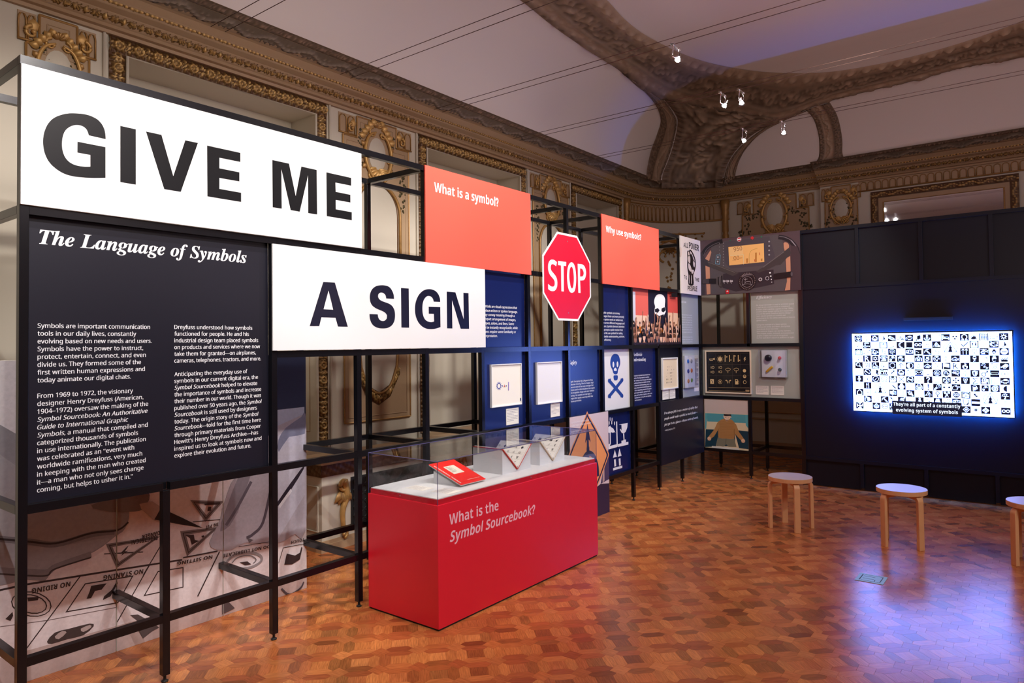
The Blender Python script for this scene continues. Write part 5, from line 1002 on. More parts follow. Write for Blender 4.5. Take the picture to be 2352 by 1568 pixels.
# cradles and open books
def cradle_book(label, clabel, x0, x1, y0, y1, cover, seed):
    ct_ = thing('book_cradle', clabel, 'book cradle', (x0, y0, .757)); H = .168; xm = (x0+x1)/2
    d = y1-y0; mb = MB(); pts = [(x0, 0), (x1, 0), (x1, H), (xm+.005, .012), (xm-.005, .012), (x0, H)]
    PL = Plane((0, y0+.004, .757), (1, 0, 0), (0, 0, 1), (0, -1, 0)); mb.prism(PL, pts, -d, 0); mb.build('block', M_WHITE, ct_)
    bk_ = thing('open_book', label, 'book', (xm, y0, .757+.01))
    PB = Plane((0, y0-.004, .757), (1, 0, 0), (0, 0, 1), (0, -1, 0))
    for s in (-1, 1):
        ex = x0 if s < 0 else x1; dx, dz = ex-xm, H-.012; L = math.hypot(dx, dz); ux, uz = dx/L, dz/L; nx, nz = -uz*s*(1 if s > 0 else 1), ux*s; nx, nz = (-uz, ux) if s > 0 else (uz, -ux)
        o_ = (xm, .014)
        pt = lambda l, h_: (o_[0]+ux*l+nx*h_, o_[1]+uz*l+nz*h_)
        mb = MB(); mb.prism(PB, [pt(0, .000), pt(L+.006, .000), pt(L+.006, .004), pt(0, .004)][::1], -(d+.01), .002); mb.build('cover', cover, bk_)
        th = .017 if s > 0 else .012
        mb = MB(); mb.prism(PB, [pt(.002, .004), pt(L-.003, .004), pt(L-.004, .004+th), pt(.012, .004+th)], -(d+.004), 0); mb.build('page_block', M_PAPER, bk_)
        # page print
        n_ = Vector((nx, 0, nz)); org = Vector((o_[0]+nx*(.0045+th), y0+.0, .757+o_[1]+nz*(.0045+th)))
        PP = Plane(org, (ux, 0, uz), (0, 1, 0), tuple(n_)); mb = MB(); rnd = random.Random(seed+s)
        for i in range(4):
            for j in range(5):
                a = .03+(L-.05)*(i+.5)/4; b = d*(j+.5)/5; g = sty(rnd.choice('♫⚓✂☂+✈☎♿⚡☼♣&$'), 'P')
                co, fs = glyphs(g, 0, 1)
                if len(co): 
                    mn, mx = co.min(0), co.max(0); k_ = .022/max(mx-mn); A_ = a+(co[:, 1]-mn[1])*k_*-1; B_ = b+(co[:, 0]-mn[0])*k_; W_ = PP.o+np.outer(A_, PP.ex)+np.outer(B_, PP.ey)+PP.n*.0006
                    n0 = len(mb.v); mb.v += W_.tolist(); mb.f += [tuple(v+n0 for v in f) for f in fs]; mb.c += [K(50, 46, 50)]*len(fs)
        for i in range(1, 4): mb.flat(PP, rect(.02+(L-.03)*i/4, .021+(L-.03)*i/4, .005, d-.005), .0005, K(150, 146, 142))
        mb.build('page_print', M_PRINT, bk_)
cradle_book('open book with red cover edges in the left cradle', 'white V-shaped cradle under the red-edged open book', 3.720, 4.045, -.500, -.235, mat('red_cloth', srgb(206, 50, 40), .6), 1)
cradle_book('open book with buff cover edges in the right cradle', 'white V-shaped cradle under the buff open book', 4.160, 4.486, -.500, -.235, mat('buff_cloth', srgb(214, 188, 160), .6), 7)
# red booklet on a wedge
wt = thing('booklet_wedge', 'low white wedge under the red booklet', 'book stand', (3.36, -.44, .757))
PL = Plane((3.26, 0, .757), (0, 1, 0), (0, 0, 1), (-1, 0, 0)); mb = MB(); mb.prism(PL, [(-.50, 0), (-.29, 0), (-.29, .075)], -.2, 0); mb.build('wedge', M_WHITE, wt)
bt = thing('booklet', 'red softcover booklet with white title box on a wedge', 'book', (3.36, -.41, .79))
sl_ = math.atan2(.075, .21); PBk = Plane((3.238, -.548, .766), (1, 0, 0), (0, math.cos(sl_), math.sin(sl_)), (0, -math.sin(sl_), math.cos(sl_))); LB = .30
mb = MB(); mb.prism(PBk, rect(.002, .238, .002, LB-.002), 0, .007); mb.build('pages', M_PAPER, bt)
mb = MB(); mb.prism(PBk, rect(0, .24, 0, LB), .007, .009); mb.build('cover', mat('red_cover', srgb(240, 34, 30), .45), bt)
mb = MB(); mb.flat(PBk, rect(.07, .17, .13, .235), .0094, K(238, 232, 214))
for i, (s_, b_) in enumerate((('first', .215), ('edition', .200), ('symbol', .185), ('source', .170), ('book', .155))): text(mb, PBk, (s_, 'B'), .08, b_, .008, .0097, .045, K(40, 36, 36))
text(mb, PBk, ('SYMBOL SOURCEBOOK', 'B'), .025, .02, .012, .0097, .25, K(240, 232, 224), rot=PI/2); text(mb, PBk, ('An international graphic guide', 'R'), .10, .035, .007, .0097, .12, K(240, 220, 210)); mb.build('cover_print', M_PRINT, bt)
PD = Plane((0, 0, .7572), (1, 0, 0), (0, 1, 0), (0, 0, 1))
lab('case_label', 'flat printed label lying left of the red booklet', PD, 3.03, 3.13, -.42, -.26, 8, seed=31, th=.001); lab('case_label', 'flat printed label lying in front of the red booklet', PD, 3.05, 3.17, -.62, -.47, 8, seed=32, th=.001)

# ================================================================== WALL SCREEN
ty0, ty1, tz0, tz1 = 1.752, 3.192, .876, 1.735; XT = 8.285; P = SP(XT)
t = thing('wall_screen', 'wide backlit screen showing a checkerboard of black and white symbols', 'television', (XT, -(ty0+ty1)/2, tz0))
mb = MB(); mb.prism(P, rect(ty0, ty1, tz0, tz1), -.04, 0); mb.build('housing', M_RUB, t, bev=.002)
mb = MB(); mb.prism(P, rect(ty0+.06, ty1-.06, tz0+.06, tz1-.06), -.062, -.04); mb.prism(P, rect(ty0+.3, ty1-.3, tz0+.2, tz1-.2), -.087, -.062); mb.build('wall_mount', M_RUB, t)
mb = MB()
for r in ((ty0+.03, ty1-.03, tz1-.05, tz1-.04), (ty0+.03, ty1-.03, tz0+.04, tz0+.05), (ty0+.03, ty0+.04, tz0+.04, tz1-.04), (ty1-.04, ty1-.03, tz0+.04, tz1-.04)): mb.prism(P, rect(*r), -.052, -.042)
mb.build('led_backlight', M_HALO, t)
sw = (.18, .30, 1.0, 1); sk_ = (.0008, .0008, .002, 1); sa, sb_, sc0, sc1 = ty0+.008, ty1-.008, tz0+.010, tz1-.014
mb = MB(); mb.flat(P, rect(sa, sb_, sc0, sc1), .001, sw); W17 = (sb_-sa)*.966/17; H11 = (sc1-sc0)*.955/11; ga, gb = sa+(sb_-sa)*.016, sc1-(sc1-sc0)*.018
rows = ['☣☿🏠⛵✎⛰🚗♫⚓⛩🛏☢Ω📺▦🚙☼', '🏺🎩✐🛣⛽☾📉∞☠⛰  ✓🚻🐦🐙⛵', '📺🪐🐎♄🍀🤝🚌📊⛏👒  ⇈♆🚁◊⛔', '🐄R✡☎🚰🖐🚦🤖♿🛟†🐟📖🍷🎿⚱🚧', '🔍♃⛸🏠⬡↑◐⫽🐟🐈⚑R🔥✋🐍📷🛷', '☁🚫👥📷🖋🏠🥾✉🚗🍥♏🔫🍈🛡♂▭☉', '🧍☂⊘☊🚧✕🚭♧❓🧾🎲✣💡Σ🏭◫🚗', '📜🍴  🔨♣☀🖨❗🔑‥👉⚓🍺🚰🌀◖', '⌂⚀  🎼▥🔌🔧🏔♀✂♒🌉💺  ☂', '⚡🐌✈⛏🔪🚿✳🚶🚂🏯✈🚌∪▬  ‖', '✠🐇🍁⚇🐌           ∞⛺🏀🍦🍷']
for r in range(11):
    rr = rows[r]+' '*17
    for c in range(17):
        vit = (r in (1, 2) and c in (10, 11)) or (r in (7, 8) and c in (2, 3)) or (r in (8, 9) and c in (14, 15))
        a = ga+c*W17; b = gb-r*H11; dark = (r+c) % 2 == 0 and not vit
        if dark: mb.flat(P, rect(a+W17*.04, a+W17*.96, b-H11*.97, b-H11*.03), .0014, sk_)
        if vit or (r == 10 and 4 < c < 12): continue
        ch = rr[c] if len(rr) > c else ' '
        if ch == ' ': ch = '◈✶❖⚙♨❂'[(r*3+c) % 6]
        co, fs = glyphs(ch, 0, 1)
        if len(co) == 0 or len(fs) > 2500: continue
        mn, mx = co.min(0), co.max(0); k_ = min(W17*.8/(mx[0]-mn[0]+1e-6), H11*.8/(mx[1]-mn[1]+1e-6)); A_ = a+W17/2+(co[:, 0]-(mn[0]+mx[0])/2)*k_; B_ = b-H11/2+(co[:, 1]-(mn[1]+mx[1])/2)*k_
        W_ = P.o+np.outer(A_, P.ex)+np.outer(B_, P.ey)+P.n*.0018; n0 = len(mb.v); mb.v += W_.tolist(); mb.f += [tuple(v+n0 for v in f) for f in fs]; mb.c += [sw if dark else sk_]*len(fs)
def sline(p, wd, c_=sk_, h_=.0019):
    wd = wd*2
    L, R = ribbon(p, wd); m = len(L); mb.add([P.w(x, y, h_) for x, y in L+R], [(m+i, m+i+1, i+1, i) for i in range(m-1)], c_)
for r, c in ((1, 10), (7, 2), (8, 14)):
    a = ga+(c+1)*W17; b = gb-(r+1)*H11; s = H11*.86
    sline(rect(a-s*1.05, a+s*1.05, b-s, b+s)+[(a-s*1.05, b-s)], .0012, (.3, .3, .4, 1)); cc = circ(a, b, s*.95, n=20); sline(cc+[cc[0]], .0018); sline([(a, b+s), (a+s*.85, b-s*.6), (a-s*.85, b-s*.6), (a, b+s)], .0022)
    mb.flat(P, circ(a, b+s*.42, s*.1, n=8), .002, sk_); sline([(a, b+s*.3), (a, b-s*.1), (a+s*.14, b-s*.6)], .009); sline([(a, b-s*.1), (a-s*.16, b-s*.6)], .009); sline([(a-s*.22, b-s*.02), (a, b+s*.25), (a+s*.22, b+.0)], .005)
x0c, x1c = ga+4.35*W17, ga+12.05*W17; zc1 = gb-9.62*H11
mb.flat(P, rect(x0c, x1c, zc1-H11*1.95, zc1), .0021, (.0008, .0009, .0022, 1)); 
text(mb, P, ('They’re all part of a constantly', 'B'), x0c+.012, zc1-H11*.72, .034, .0025, x1c-x0c-.024, (.07, .08, .10, 1)); text(mb, P, ('evolving system of symbols', 'B'), x0c+.035, zc1-H11*1.55, .034, .0025, x1c-x0c-.07, (.07, .08, .10, 1))
mb.build('screen_image', M_SCREEN, t)

# ================================================================== STOOLS
def stool(label, cx_, cy_, off):
    t = thing('stool', label, 'stool', (cx_, cy_, 0), 'round birch stools before the screen'); R_ = .183; zt = .455
    mb = MB(); mb.lathe((cx_, cy_, zt-.036), [(R_-.002, 0), (R_, .003), (R_, .034)], 48); mb.build('seat_rim', M_BIRCH, t, smooth=False)
    mb = MB(); mb.lathe((cx_, cy_, zt-.0022), [(R_-.001, 0), (R_-.0015, .002)], 48); mb.build('seat_top', M_SEAT, t)
    for i in range(4):
        q_ = off+i*PI/2; c_, s_ = math.cos(q_), math.sin(q_); w2 = .0245; th = .028
        prof = [(.06, zt-.037)]+[(.190-.045+.045*math.sin(a), zt-.037-.045+.045*math.cos(a)) for a in [PI/2*j/7 for j in range(8)]]+[(.191, .0)]
        inn = [(.191-th, .0)]+[(.190-.045+(.045-th)*math.sin(a), zt-.037-.045+(.045-th)*math.cos(a)) for a in [PI/2*(7-j)/7 for j in range(8)]]+[(.06, zt-.037-.022)]
        pts = prof+inn; PLg = Plane((cx_, cy_, 0), (c_, s_, 0), (0, 0, 1), (s_, -c_, 0)); mb = MB(); mb.prism(PLg, pts, -w2, w2); mb.build('leg', M_BIRCH, t, bev=.003)
stool('round birch stool nearest the frame corner, left of three', 6.380, -1.628, math.radians(33)); stool('middle round birch stool in front of the wall screen', 6.372, -2.50, math.radians(53)); stool('birch stool cut by the right edge of the photo', 6.372, -3.37, math.radians(43))
# floor box
t = thing('floor_box', 'small blue grey floor outlet plate set in the parquet', 'floor outlet', (5.33, -2.464, 0))
PFl = Plane((5.33, -2.464, .0004), (1, 0, 0), (0, 1, 0), (0, 0, 1)); mb = MB(); mb.prism(PFl, rect(-.09, .09, -.088, .088), 0, .003); mb.build('plate', M_BRASSBOX, t, bev=.001)
mb = MB()
for r in ((-.065, .065, .06, .066), (-.065, .065, -.066, -.061), (-.068, -.064, -.06, .05), (.064, .068, -.06, .05), (-.02, -.016, -.02, .05), (.03, .034, -.02, .05), (-.06, -.02, -.03, -.026)): mb.prism(PFl, rect(*r), .003, .0034)
mb.build('seams', M_RUB, t)

# ================================================================== WIRES AND SPOTLIGHTS
ZW = 3.985
wl = ['left end of frame, farthest left', 'the GIVE ME board', 'the first coral board', 'the second coral board', 'the frame corner']
for i, x in enumerate((2.66, 3.82, 4.97, 6.25, 7.50)):
    for k_, dx in enumerate((-.055, .055)):
        o = MB().tube([(x+dx, 1.28, ZW), (x+dx, -3.4, ZW-.012), (x+dx, -8.1, ZW)], .0028, 5).build('suspension_wire', M_WIRE, None, origin=(x+dx, 1.28, ZW)); props(o, ('left' if dx < 0 else 'right')+' thin bronze ceiling wire of the pair above '+wl[i], 'wire', 'pair of wires above '+wl[i])
def fixture(label, x, y, tilt, rot_, e):
    t = thing('spotlight', label, 'spotlight', (x, y, ZW)); z = ZW-.008; cx_, sx_ = math.cos(rot_), math.sin(rot_)
    mb = MB(); mb.box(x-.085, x+.085, y-.008, y+.008, z-.008, z+.008); mb.tube([(x-.055, y-.014, z), (x-.055, y+.014, z)], .009, 8); mb.tube([(x+.055, y-.014, z), (x+.055, y+.014, z)], .009, 8); mb.build('clamp', M_CHROME, t)
    d = Vector((cx_*math.sin(tilt), sx_*math.sin(tilt), -math.cos(tilt))); c_ = Vector((x+.02, y, z-.125))
    mb = MB(); mb.tube(crv([(x-.03, y, z-.005), (x-.05, y, z-.05), (x-.045, y, z-.10), tuple(c_-d*.05)], 5), .006, 7); mb.tube(crv([(x+.05, y, z-.005), (x+.07, y, z-.03), (x+.055, y, z-.07), tuple(c_-d*.05)], 5), .004, 6); mb.build('arm', M_CHROME, t, smooth=True)
    mb = MB(); mb.lathe(c_-d*.055, [(.012, 0), (.016, .012), (.026, .03), (.034, .055)], 16, axis=d); mb.build('reflector', M_GLASS, t, smooth=True)
    mb = MB(); mb.lathe(c_-d*.055, [(.009, -.02), (.011, .004)], 12, axis=d); mb.build('lamp_base', M_CHROME, t)
    mb = MB(); mb.lathe(c_-d*.048, [(.006, 0), (.012, .008), (.022, .034), (.010, .040)], 14, axis=d); mb.build('bulb', M_BULB, t)
    return c_, d
fixture('spotlight nearest the camera on the wires above the first coral board', 5.06, -1.21, .5, 1.2, 0)
fixture('left one of two spotlights above the second coral board', 6.33, -1.10, .5, 1.6, 0); fixture('right one of two spotlights above the second coral board', 6.37, -1.26, .6, .2, 0)
fixture('starry bright spotlight, left one of two above the frame corner', 7.56, -.87, .7, -2.0, 0); fixture('right one of two spotlights above the frame corner', 7.58, -1.28, .5, .4, 0)

# ================================================================== WALL ORNAMENT
GD = (.60, .36, .12, 1); GD2 = (.40, .22, .07, 1); GDK = (.16, .075, .025, 1)
def tubeP(mb, P, pts, r, h=0, n=6, sm=5, col=GD, taper=None):
    p = crv(pts, sm) if sm else pts; m_ = len(p)
    rr = [r*(taper(i/(m_-1)) if taper else 1) for i in range(m_)]
    return mb.tube([P.w(a, b, h) for a, b in p], rr, n, col)
def cscroll(mb, P, a, b, r, t0, t1, rad, h=.02, col=GD):   # spiral scroll
    pts = []
    for i in range(26):
        u = i/25; q_ = t0+(t1-t0)*u; rr = r*(1-.72*u); pts.append((a+rr*math.cos(q_), b+rr*math.sin(q_)))
    mb.tube([P.w(x, y, h) for x, y in pts], [rad*(1-.55*i/25) for i in range(26)], 6, col); mb.blob(P.w(*pts[-1], h), rad*1.2, col=col)
def leaf(mb, P, a, b, L, ang, h=.012, col=GD, wd=.35):
    c_, s_ = math.cos(ang), math.sin(ang); pts = []
    for x, y, z in ((0, 0, 0), (.3, wd*.8, .3), (.62, wd, .5), (1, .0, .25), (.62, -wd, .5), (.3, -wd*.8, .3)): pts.append(P.w(a+(x*c_-y*s_)*L, b+(x*s_+y*c_)*L, h*z))
    mid = P.w(a+.55*c_*L, b+.55*s_*L, h*1.3); n = len(pts); mb.add(pts+[mid], [(i, (i+1) % n, n) for i in range(n)], col)
def swag(mb, P, a, b, L, seed, col=None, wd=.05, ang=-PI/2, dens=22):
    rnd = random.Random(seed)
    for i in range(dens):
        t_ = i/dens; w_ = wd*(.35+.65*math.sin(PI*min(1, t_*1.15+.1))); x = a+math.cos(ang)*L*t_+rnd.uniform(-1, 1)*w_*.5; y = b+math.sin(ang)*L*t_+rnd.uniform(-1, 1)*w_*.3
        leaf(mb, P, x, y, rnd.uniform(.5, 1)*wd*.75, rnd.uniform(0, 2*PI), .018, col)
        if i % 4 == 0: mb.blob(P.w(x, y, .01), wd*.18, col=col)
def moulding(name, P, pts, prof_w, h, m, parent, closed=True, col=None):
    """flat raised moulding following a closed outline"""
    mb = MB(); n = len(pts); c = np.mean(pts, axis=0)
    for i in range(n if closed else n-1):
        p, q_ = np.array(pts[i]), np.array(pts[(i+1) % n]); mb.tube([P.w(*p, h*.5), P.w(*q_, h*.5)], prof_w/2, 6, col)
    return mb.build(name, m, parent, smooth=False)
def cartouche(P, a, b, s, parent, seed=0):
    """gilded shield of C-scrolls, crest leaves and a shell below"""
    mb = MB()
    for k in (-1, 1):
        tubeP(mb, P, [(a+k*.05*s, b+.42*s), (a+k*.20*s, b+.33*s), (a+k*.29*s, b+.10*s), (a+k*.26*s, b-.15*s), (a+k*.14*s, b-.34*s), (a+k*.04*s, b-.42*s)], .030*s, .03, taper=lambda t_: .5+math.sin(PI*t_)*.6)
        cscroll(mb, P, a+k*.10*s, b+.40*s, .10*s, PI/2, PI/2+k*-4.5, .026*s); cscroll(mb, P, a+k*.13*s, b-.30*s, .09*s, -PI/2, -PI/2+k*4.8, .024*s); cscroll(mb, P, a+k*.24*s, b-.02*s, .07*s, PI/2, PI/2-k*5, .02*s)
        for i in range(5): leaf(mb, P, a+k*(.06+.045*i)*s, b+(.50-.05*i)*s, .17*s, PI/2-k*(.3+.28*i), .05, GD)
        leaf(mb, P, a+k*.27*s, b+.12*s, .14*s, PI/2-k*.6, .04, GD2); leaf(mb, P, a+k*.25*s, b-.12*s, .14*s, -PI/2+k*.5, .04, GD2)
    for i in range(9): leaf(mb, P, a, b-.18*s, .24*s, -PI/2+(i-4)*.33, .06, GD, .13)
    for i in range(5): leaf(mb, P, a, b+.5*s, .14*s, PI/2+(i-2)*.5, .05, GD2, .2)
    mb.build('gilded_cartouche', M_GOLD, parent, smooth=True)
    mb = MB(); pts = [(a+.19*s*math.cos(q_), b+.05*s+.29*s*math.sin(q_)) for q_ in [i*PI/10 for i in range(20)]]
    mb.add([P.w(*p, .012) for p in pts]+[P.w(a, b+.05*s, .05)], [(i, (i+1) % 20, 20) for i in range(20)]); mb.build('shield', M_WALL, parent, smooth=True)
def bracket(P, a, b, wd, ht, flip, parent):
    mb = MB(); n = 2
    for i in range(2):
        x0 = a+wd*(.04+.5*i); w_ = wd*.40; pts = [(x0, b), (x0, b+ht*.7)]+[(x0+w_/2-w_/2*math.cos(q_), b+ht*.7+ht*.22*math.sin(q_)) for q_ in [PI*j/6 for j in range(1, 6)]]+[(x0+w_, b+ht*.7), (x0+w_, b)]
        mb.tube([P.w(*p, .012) for p in pts], .006, 5, GD2)
    cscroll(mb, P, a+wd*(.72 if flip > 0 else .28), b+ht*.30, ht*.24, PI/2, PI/2+flip*5.2, .014, .02); leaf(mb, P, a+wd*(.85 if flip > 0 else .15), b+ht*.3, ht*.55, PI/2, .03, GD)
    mb.tube([P.w(a, b, .01), P.w(a+wd, b, .01)], .008, 5, GD2); mb.build('gilded_bracket', M_GOLD, parent, smooth=True)
    mb = MB(); mb.prism(P, rect(a, a+wd, b, b+ht), 0, .006); mb.build('bracket_field', M_WALL2, parent)
def stepped(a0, a1, b0, b1, sa, sb): return [(a0, b0), (a1, b0), (a1, b1-sb), (a1-sa, b1-sb), (a1-sa, b1), (a0+sa, b1), (a0+sa, b1-sb), (a0, b1-sb)]
def pier(P, a0, a1, b0, b1, parent, s=.55, arch=True, seed=1, lower=True):
    w_ = a1-a0; ac = (a0+a1)/2; sa, sb = w_*.20, .20
    mb = MB(); mb.prism(P, stepped(a0, a1, b0, b1, sa, sb), 0, .010); mb.build('pier_panel', M_WALL2, parent)
    for k_, (ins, r) in enumerate(((0, .016), (.045, .008))):
        moulding('panel_moulding', P, stepped(a0+ins, a1-ins, b0+ins, b1-ins, sa, sb), r, .024, M_GOLD if k_ == 0 else M_WALL2, parent, col=GD2 if k_ == 0 else None)
    bracket(P, a0-.045, b1-sb+.015, sa+.03, sb-.02, 1, parent); bracket(P, a1-sa+.015, b1-sb+.015, sa+.03, sb-.02, -1, parent)
    cartouche(P, ac, b1-.34, s, parent)
    mb = MB()
    for k in (-1, 1):
        swag(mb, P, ac+k*w_*.24, b1-.12, .36, seed+k, None, .06); swag(mb, P, ac+k*w_*.385, b1-.42, .42, seed+5+k, None, .08)
    mb.build('leaf_garland', M_GLEAF, parent)
    if arch:
        ra = w_*.34; zc = b1-.72-ra*.55; zb = b0+.48
        out = [(ac-ra, zb+.18)]+[(ac-ra*math.cos(q_), zc+ra*math.sin(q_)) for q_ in [PI*j/14 for j in range(15)]]+[(ac+ra, zb+.18)]
        low = [(ac+ra, zb+.18), (ac+ra*.86, zb+.18), (ac+ra*.80, zb+.02), (ac+ra*.5, zb-.16), (ac, zb-.23), (ac-ra*.5, zb-.16), (ac-ra*.80, zb+.02), (ac-ra*.86, zb+.18), (ac-ra, zb+.18)]
        mb = MB(); mb.tube([P.w(*p, .022) for p in out], .016, 6, GD2); mb.tube([P.w(ac+(p[0]-ac)*.9, zc+(p[1]-zc)*.97, .016) for p in out], .006, 5, GDK)
        mb.tube([P.w(*p, .022) for p in [low[0], low[1]]+crv(low[2:7], 4)+low[7:]], .014, 6, GD2); mb.build('arch_moulding', M_GOLD, parent, smooth=True)
        mb = MB(); mb.prism(P, out[::-1][:-1][::-1]+crv(low[2:7], 3), .008, .013); mb.build('arch_field', M_WALL, parent)
        if lower:
            carved('carved_spandrel', [tuple(P.w(*p, .016)) for p in [(ac-ra*.95, zb-.06), (ac-ra*.5, zb-.27), (ac, zb-.34), (ac+ra*.5, zb-.27), (ac+ra*.95, zb-.06)]], [tuple(P.w(*p, .016)) for p in [(ac-ra*.84, zb+.06), (ac-ra*.5, zb-.15), (ac, zb-.22), (ac+ra*.5, zb-.15), (ac+ra*.84, zb+.06)]], P.n, .03, .11, 'acanthus', parent, 1.2)
def wallpx(P, u, v): return P.px(u, v)
for i, (a, b) in enumerate(OPEN):
    if i == 0: continue
    y = YW-.004; n = (0, -1, 0); z0, z1 = OZ0, OZ1
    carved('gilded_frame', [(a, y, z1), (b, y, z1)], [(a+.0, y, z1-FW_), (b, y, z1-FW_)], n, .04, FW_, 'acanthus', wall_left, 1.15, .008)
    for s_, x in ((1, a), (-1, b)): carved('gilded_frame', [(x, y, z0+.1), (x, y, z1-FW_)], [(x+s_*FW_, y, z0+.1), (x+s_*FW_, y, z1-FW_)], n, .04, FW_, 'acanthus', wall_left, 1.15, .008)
    mb = MB()
    for p_ in ([(a-.03, .62), (a-.03, z1+.02), (b+.03, z1+.02), (b+.03, .62)], [(a+FW_+.004, .75), (a+FW_+.004, z1-FW_-.004), (b-FW_-.004, z1-FW_-.004), (b-FW_-.004, .75)]):
        mb.tube([LW.w(*q_, .012) for q_ in p_], .012, 6)
    mb.build('opening_moulding', M_WALL, wall_left)
    # shutter lines on the far reveal, sill and radiator grille
    R_ = Plane((b-FW_, 0, 0), (0, 1, 0), (0, 0, 1), (-1, 0, 0)); moulding('shutter_moulding', R_, rect(YW+.10, YW+.27, .9, z1-FW_-.16), .008, .004, M_BLACK if False else M_WALL2, wall_left)
    mb = MB(); mb.box(a+FW_, b-FW_, YW+.02, YW+.36, OZ0, OZ0+.06); mb.box(a+.02, b-.02, YW-.06, YW+.02, OZ0+.03, OZ0+.10); mb.build('sill', M_WALL2, wall_left)
    mb = MB(); mb.box(a+.04, b-.04, YW-.10, YW-.006, .10, OZ0+.03); mb.build('radiator_cover', M_WALL2, wall_left)
    mb = MB(); nx = int((b-a-.1)/.035)
    for k in range(nx): mb.box(a+.06+k*.035, a+.082+k*.035, YW-.108, YW-.10, OZ0-.05, OZ0+.01)
    mb.build('grille_bars', M_GLEAF, wall_left, kind='stuff')
(pa0, _), (pa1, _) = LW.px(58, 130), LW.px(203, 170)
pier(LW, pa0, pa1, .75, 3.80, wall_left, .42, seed=3)
(pa0, _), (pa1, _) = LW.px(786, 300), LW.px(936, 340); pier(LW, pa0, pa1, .95, 3.80, wall_left, .56, seed=9)
(pa0, _), (pa1, _) = LW.px(1222, 440), LW.px(1303, 470); pier(LW, pa0, pa1, .75, 3.80, wall_left, .56, seed=15)
# slim panel lines on plain wall left of the first pier
mb = MB(); mb.box(-3.0, 1.28, YW-.05, YW+.0, 0, 3.84); mb.build('plain_pier', M_WALL, wall_left)
# fireplace-like radiator chest with brackets
ch = thing('radiator_chest', 'low carved cream chest with gilded brackets against the wall', 'chest', (3.46, 1.156, 0))
mb = MB(); mb.box(3.46, 5.30, 1.156, YW-.11, .06, .60); mb.build('body', M_WALL, ch)
mb = MB(); mb.box(3.44, 5.32, 1.136, YW-.11, 0, .06); mb.box(3.45, 5.31, 1.146, YW-.11, .06, .09); mb.build('base', M_WALL2, ch)
mb = MB(); mb.box(3.43, 5.33, 1.12, YW-.11, .70, .735); mb.build('shelf', M_WALL2, ch)
PC = FP(1.155); 
carved('frieze', [(3.45, 1.15, .70), (5.31, 1.15, .70)], [(3.45, 1.15, .60), (5.31, 1.15, .60)], (0, -1, 0), .02, .10, 'x', ch, 1, .012, None, (.12, .06, .03), (.42, .28, .16))
carved('frieze', [(3.455, YW-.12, .70), (3.455, 1.15, .70)], [(3.455, YW-.12, .60), (3.455, 1.15, .60)], (-1, 0, 0), .02, .10, 'x', ch, 1, .012, None, (.12, .06, .03), (.42, .28, .16))
mb = MB(); mb.box(3.75, 4.9, 1.146, 1.158, .12, .56); mb.build('dark_grille_field', M_RUB, ch)
mb = MB()
for i in range(14):
    for j in range(6):
        a_, b_ = 3.80+i*.08, .17+j*.07; cc = circ(a_, b_, .03, n=8); mb.tube([PC.w(*q_, .014) for q_ in cc+[cc[0]]], .005, 4)
mb.build('grille_rings', M_RUB, ch, kind='stuff')
for x in (3.66, 5.12):
    mb = MB(); cscroll(mb, PC, x, .50, .05, PI/2, 6.5, .02, .03); tubeP(mb, PC, [(x, .55), (x+.03, .42), (x-.01, .30), (x, .14)], .028, .02, taper=lambda t_: 1.3-t_*.7); cscroll(mb, PC, x, .12, .035, -PI/2, 4, .014, .03)
    for i in range(5): leaf(mb, PC, x, .48, .14, -PI/2+(i-2)*.35, .05, GD2, .2)
    mb.build('gilded_bracket', M_GOLD, ch, smooth=True)
PSd = Plane((3.46, 0, 0), (0, -1, 0), (0, 0, 1), (-1, 0, 0)); moulding('side_moulding', PSd, rect(-1.44, -1.20, .16, .52), .012, .01, M_WALL, ch)
# skirtings
mb = MB()
xx = -3.0
mb.box(-3.0, XR-RC, YW-.03, YW, 0, .16); struct('baseboard_left', mb, M_WALL2)
mb = MB(); mb.box(XR-.03, XR, YB1, YW-RC, 0, .16); mb.box(XB-.03, XB, -8.2, YB1, 0, .16); struct('baseboard_right', mb, M_WALL2)
mb = MB()
for p_ in (.9, 1.0): mb.tube([(x, y, p_) for x, y in arcpts(.01)], .012, 5)
for z_ in (.5, .8, 1.0): mb.tube([(XR-.01, YB1, z_), (XR-.01, YW-RC, z_)], .014, 5)
mb.build('dado_rail', M_WALL2, wall_right)
# rounded corner: arcade frieze, arabesque, gilded columns
def arcP(t_, z, h=0):
    q_ = PI/2*t_; cx_, cy_ = XR-RC, YW-RC; r = RC-h; return (cx_+r*math.sin(q_), cy_+r*math.cos(q_), z)
mb = MB(); N_ = 20
for i in range(N_):
    t0, t1 = .12+.76*i/N_, .12+.76*(i+.82)/N_; pts = [arcP(t0, 3.56, .012)]+[arcP(t0+(t1-t0)*(.5-.5*math.cos(q_)), 3.74+.05*math.sin(q_), .012) for q_ in [PI*j/6 for j in range(7)]]+[arcP(t1, 3.56, .012)]
    MB().tube(pts, .006, 5, GD2).build('frieze_arch', M_GOLD, wall_corner, smooth=True)
mb.tube([arcP(t_/20, 3.55, .012) for t_ in range(21)], .016, 6, GD2); mb.tube([arcP(t_/20, 3.82, .012) for t_ in range(21)], .014, 6, GD2); mb.build('frieze_moulding', M_GOLD, wall_corner, smooth=True)
mb = MB()
for i in range(20): mb.add([arcP(i/20, 3.56, .004), arcP((i+1)/20, 3.56, .004), arcP((i+1)/20, 3.82, .004), arcP(i/20, 3.82, .004)], [(0, 1, 2, 3)])
mb.build('frieze_field', M_WALL2, wall_corner)
class ArcPlane:
    n = np.array((-.7, -.7, 0.))
    def w(s, a, b, h=0): return np.array(arcP(.5+a/(RC*PI/2), b, h))
